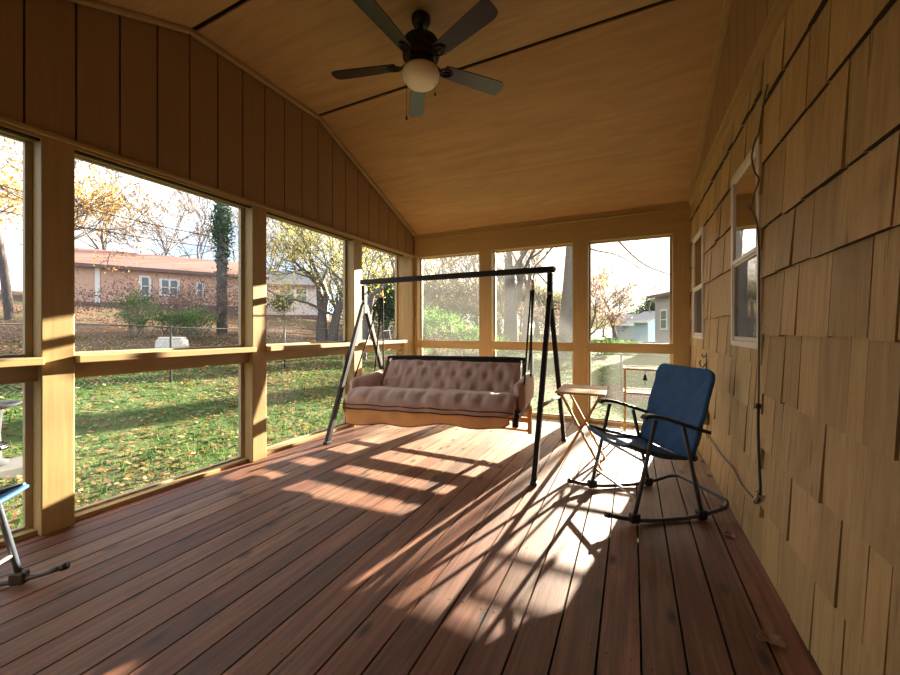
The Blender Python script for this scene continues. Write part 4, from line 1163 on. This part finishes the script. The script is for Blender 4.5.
# ---- houses
def house(label, pA, pB, depth, zb, ze, rise, wall, roof, wins, chim=None, fnd=True, cat='house', door=None):
    A = Vector((pA[0], pA[1], 0)); B = Vector((pB[0], pB[1], 0)); L = (B - A).length; u = (B - A).normalized()
    n = Vector((u.y, -u.x, 0))
    if n.dot(A) > 0: n = -n       # n points to the camera
    t = thing('house' if cat == 'house' else 'shed', label, cat, (A.x, A.y, zb))
    P = lambda s, o, z: A + u * s - n * o + Vector((0, 0, z))
    m = MB(); m.prism([P(0, 0, zb), P(L, 0, zb), P(L, depth, zb), P(0, depth, zb)], (0, 0, ze - zb)); m.build('walls', wall, t, world=True)
    if fnd:
        m = MB(); m.prism([P(-.03, -.03, zb - .9), P(L + .03, -.03, zb - .9), P(L + .03, depth, zb - .9), P(-.03, depth, zb - .9)], (0, 0, .95)); m.build('foundation', M['foundation'], t, world=True)
    m = MB(); ov = .4
    for s0, s1 in ((-ov, depth / 2), (depth + ov, depth / 2)):
        m.prism([P(-ov, s0, ze - .12), P(-ov, s1, ze + rise), P(-ov, s1, ze + rise + .12), P(-ov, s0, ze)], u * (L + 2 * ov))
    m.build('roof', roof, t, world=True)
    m = MB()
    for s in (0, L): m.prism([P(s, 0, ze), P(s, depth, ze), P(s, depth / 2, ze + rise)], u * (.05 if s == 0 else -.05))
    m.build('gable', wall, t, world=True)
    m = MB(); m.prism([P(-ov, -ov, ze - .2), P(L + ov, -ov, ze - .2), P(L + ov, -ov, ze), P(-ov, -ov, ze)], n * .03); m.build('gutter', M['trim_white'] if cat == 'shed' else M['foundation'], t, world=True)
    for s, z0, w, h, k in wins:
        m = MB(); b = .09
        m.prism([P(s - b, -.02, z0 - b), P(s + w + b, -.02, z0 - b), P(s + w + b, -.02, z0 + h + b), P(s - b, -.02, z0 + h + b)], n * .05)
        f = m.build('window', M['trim_white'], t, world=True)
        for i in range(k):
            for j in range(2):
                ww = w / k; m = MB(); s0 = s + i * ww + .05; hh = h / 2; z = z0 + j * hh + .03
                m.prism([P(s0, -.06, z), P(s0 + ww - .1, -.06, z), P(s0 + ww - .1, -.06, z + hh - .06), P(s0, -.06, z + hh - .06)], n * .02); m.build('pane', M['pane_dark'], f, world=True)
    if chim:
        s, o = chim; m = MB(); c = P(s, o, 0); m.box(c.x - .3, c.x + .3, c.y - .3, c.y + .3, ze + .3, ze + rise + .8); m.build('chimney', M['trim_white'], t, world=True)
    if door:
        s, w, h = door; m = MB(); m.prism([P(s, -.02, zb), P(s + w, -.02, zb), P(s + w, -.02, zb + h), P(s, -.02, zb + h)], n * .05); m.build('porch_post', M['trim_white'], t, world=True)
    return t
def s_at(A, B, px):
    d = Vector((*bearing(px, 1.0), 0)); a = Vector((*A, 0)); u = (Vector((*B, 0)) - a).normalized()
    # a + s u = t d
    det = u.x * -d.y + d.x * u.y
    return (-a.x * -d.y + d.x * -a.y) / det
A = bearing(52, 31); B = bearing(262, 31)
house('low salmon-pink house with a red-brown roof across the yard', A, B, 7, 2.75, 5.0, 1.35, M['house_pink'], M['roof_red'],
      [(s_at(A, B, 141), 3.3, s_at(A, B, 149.5) - s_at(A, B, 141), 1.15, 1), (s_at(A, B, 161), 3.4, s_at(A, B, 178) - s_at(A, B, 161), .95, 2), (s_at(A, B, 197), 3.3, s_at(A, B, 203) - s_at(A, B, 197), .95, 1)], (s_at(A, B, 138), 3.4), True, 'house', (s_at(A, B, 95), .22, 2.2))
A = bearing(262, 36); B = bearing(318, 35)
house('white clapboard house behind the forked yard tree', A, B, 7, 2.35, 5.0, 1.6, M['house_white'], M['roof_grey'], [(s_at(A, B, 280), 3.6, .9, 1.1, 1), (s_at(A, B, 296), 3.6, .9, 1.1, 1)])
A = bearing(424, 46); B = bearing(446, 44)
house('pale blue shed among the trees in the left back bay', A, B, 4, 2.2, 4.2, 1.0, M['house_blue'], M['house_blue'], [(.9, 2.9, .7, .8, 1)], None, False, 'shed')
A = bearing(655, 30); B = bearing(700, 25)
house('grey sided house at the right edge of the right back bay', A, B, 8, .0, 3.5, 1.7, M['house_grey'], M['roof_grey'], [(1.0, 1.2, .8, 1.2, 1)])
A = bearing(612, 40); B = bearing(642, 40)
house('low green-grey garage roof beyond the lawn in the right back bay', A, B, 6, .1, 1.7, .9, M['house_grey'], M['roof_grey'], [], None, False, 'shed')
A = bearing(634, 36); B = bearing(648, 35)
house('small pale blue shed next to the grey house', A, B, 3, .1, 1.9, .7, M['house_blue'], M['roof_grey'], [], None, False, 'shed')

# ---- utility pole with ivy and its lines
x, y = bearing(222, 15); z = ground_z(x, y) - .1
up_ = thing('utility_pole', 'tall grey utility pole wrapped with ivy left of the second post', 'utility pole', (x, y, z))
m = MB(); m.tube([(0, 0, 0), (0, 0, 9)], [.17, .13], 14); m.build('pole', M['pole'], up_, smooth=True)
m = MB(); m.bar((-.2, -1.1, 8.4), (.2, 1.1, 8.4), .10, .12); m.build('crossarm', M['pole'], up_)
rr = random.Random(77); m = MB()
for i in range(1600):
    zz = rr.gauss(3.7, .6); a_ = rr.random() * 6.28; r_ = .16 + abs(rr.gauss(0, .13)) * max(.2, 1 - abs(zz - 3.7) / 1.8)
    leaf_quad(m, (math.cos(a_) * r_, math.sin(a_) * r_, zz), (rr.gauss(0, 1), rr.gauss(0, 1), rr.gauss(0, 1)), .05, rr.random(), rr)
f = m.build('ivy', M['leaf_ivy'] if 'leaf_ivy' in M else M['leaf_dark'], up_, smooth=True); f['kind'] = 'stuff'
def wire(pa, da, za, pb, db, zb, sag, label, r=.012):
    xa, ya = bearing(pa, da); xb, yb_ = bearing(pb, db)
    P = [(xa + (xb - xa) * t, ya + (yb_ - ya) * t, za + (zb - za) * t - sag * 4 * t * (1 - t)) for t in [i / 24 for i in range(25)]]
    m = MB(); m.tube(P, r, 5); return tag(m.build('power_line', M['wire'], smooth=True), label, 'power line')
def zpx(px, py, d):
    v = CAM_F * F_PX + CAM_R * (px - 450) + CAM_U * (HOR - py); return CH + v.z / math.hypot(v.x, v.y) * d
wire(-25, 13, zpx(-25, 178, 13), 222, 15, zpx(222, 238, 15), .1, 'upper black power line crossing the widest left bay')
wire(-25, 13, zpx(-25, 205, 13), 222, 15, zpx(222, 248, 15), .1, 'lower black power line crossing the widest left bay')
wire(222, 15, zpx(222, 222, 15), 420, 26, zpx(420, 262, 26), .4, 'power line running right from the ivy-covered pole', .01)

# ---- chain-link fence
fn_ = thing('chain_link_fence', 'low galvanised chain-link fence around the yard beyond the screens', 'fence', (-7.6, 11.2, ground_z(-7.6, 11.2)))
line = [(-7.4, -1.0), (-7.4, 11.2), (4.5, 11.0)]
def along(line, step):
    out = []
    for (ax, ay), (bx, by) in zip(line[:-1], line[1:]):
        L = math.hypot(bx - ax, by - ay); n = max(1, int(round(L / step)))
        for i in range(n): out.append((ax + (bx - ax) * i / n, ay + (by - ay) * i / n))
    out.append(line[-1]); return out
FH = .98
for (px_, py_) in along(line, 2.4):
    z = ground_z(px_, py_); m = MB(); m.tube([(px_, py_, z - .1), (px_, py_, z + FH + .03)], .02, 8); m.build('post', M['fence_metal'], fn_, smooth=True, world=True)
P = along(line, .6); m = MB(); m.tube([(a_, b_, ground_z(a_, b_) + FH) for a_, b_ in P], .012, 6); m.build('top_rail', M['fence_metal'], fn_, smooth=True, world=True)
P = along(line, .07); m = MB(); rows = 16
def fp(i, k): a_, b_ = P[min(i, len(P) - 1)]; return Vector((a_, b_, ground_z(a_, b_) + .03 + (FH - .04) * k / rows))
for i in range(0, len(P) - 1):
    pts1 = [fp(i + (k % 2), k) for k in range(rows + 1)]
    m.tube(pts1, .0016, 3, cap=False)
m.build('wire_mesh', M['fence_metal'], fn_, smooth=True, world=True)

# ---- yard objects
x, y = bearing(172, 11.5); z = ground_z(x, y)
m = MB()
ztop = zpx(172, 337, 11.5)
for (s, z0, z1) in ((.42, z - .1, ztop - .06), (.36, ztop - .06, ztop)):
    m.lathe([(s * .96, z0 - z), (s, (z0 + z1) / 2 - z), (s * .93, z1 - z)], n=7)
sb = m.build('stone_block', M['foil'], bevel=.04); sb.location = (x, y, z); sb.scale = (1, .8, 1)
tag(sb, 'pale rounded stone block standing in the yard behind the sill', 'stone block')
x, y = bearing(-9, 5.6); z = ground_z(x, y)
bb = thing('birdbath', 'dark cast-stone birdbath on a pale slab at the left edge', 'birdbath', (x, y, z))
m = MB(); m.box(-.25, .25, -.25, .25, -.05, .04); m.build('slab', M['slab'], bb, bevel=.01)
ht = zpx(0, 403, 5.6) - z
m = MB(); m.lathe([(.11, .05), (.11, .08), (.07, .10), (.06, ht * .55), (.075, ht - .07), (.09, ht - .05)], n=20); m.build('pedestal', M['stone'], bb, smooth=True)
m = MB(); m.lathe([(.07, ht - .06), (.16, ht - .035), (.20, ht - .005), (.19, ht), (.15, ht - .02), (.001, ht - .03)], n=28); m.build('bowl', M['stone'], bb, smooth=True)

# ================================================================== LIGHT
sun = bpy.data.lights.new('sun', 'SUN'); sun.energy = 25.5; sun.color = (1.0, .89, .70); sun.angle = math.radians(.55)
so_ = bpy.data.objects.new('sun', sun); COL.objects.link(so_)
S = Vector((.19, 1.0, .247)).normalized()
so_.rotation_euler = S.to_track_quat('Z', 'Y').to_euler()

w = bpy.data.worlds.new('sky'); bpy.context.scene.world = w; w.use_nodes = True
nt = w.node_tree; bg = nt.nodes['Background']
tc = nt.nodes.new('ShaderNodeTexCoord')
mp = nt.nodes.new('ShaderNodeMapping'); mp.inputs['Scale'].default_value = (1, 1, 2.2); nt.links.new(tc.outputs['Generated'], mp.inputs[0])
n = nt.nodes.new('ShaderNodeTexNoise'); n.inputs['Scale'].default_value = 2.3; n.inputs['Detail'].default_value = 7; n.inputs['Roughness'].default_value = .6; nt.links.new(mp.outputs[0], n.inputs['Vector'])
cloud = ramp(nt, n.outputs['Fac'], [(.38, (.36, .50, .66)), (.56, (.80, .83, .86)), (.75, (.95, .94, .92))])
dt = nt.nodes.new('ShaderNodeVectorMath'); dt.operation = 'DOT_PRODUCT'; dt.inputs[1].default_value = S; nt.links.new(tc.outputs['Generated'], dt.inputs[0])
glow = ramp(nt, dt.outputs['Value'], [(.55, (0, 0, 0)), (.85, (.45, .45, .45)), (1.0, (1, 1, 1))])
col = mixc(nt, glow, cloud, (1.45, 1.22, .92))
nt.links.new(col, bg.inputs[0]); bg.inputs[1].default_value = 1.25

# ================================================================== CAMERA
cam = bpy.data.cameras.new('camera'); cam.sensor_width = 36; cam.lens = F_PX / 900 * 36; cam.shift_y = -(337.5 - HOR) / 900; cam.clip_start = .02; cam.clip_end = 300
co = bpy.data.objects.new('camera', cam); COL.objects.link(co)
mm = Matrix((CAM_R, CAM_U, -CAM_F)).transposed().to_4x4(); mm.translation = (0, 0, CH)
co.matrix_world = mm
bpy.context.scene.camera = co
sc = bpy.context.scene
sc.view_settings.view_transform = 'Standard'; sc.view_settings.look = 'None'; sc.view_settings.gamma = 1; sc.view_settings.use_curve_mapping = False
sc.view_settings.exposure = 1.13
sc.cycles.max_bounces = 10; sc.cycles.diffuse_bounces = 6; sc.cycles.transparent_max_bounces = 16
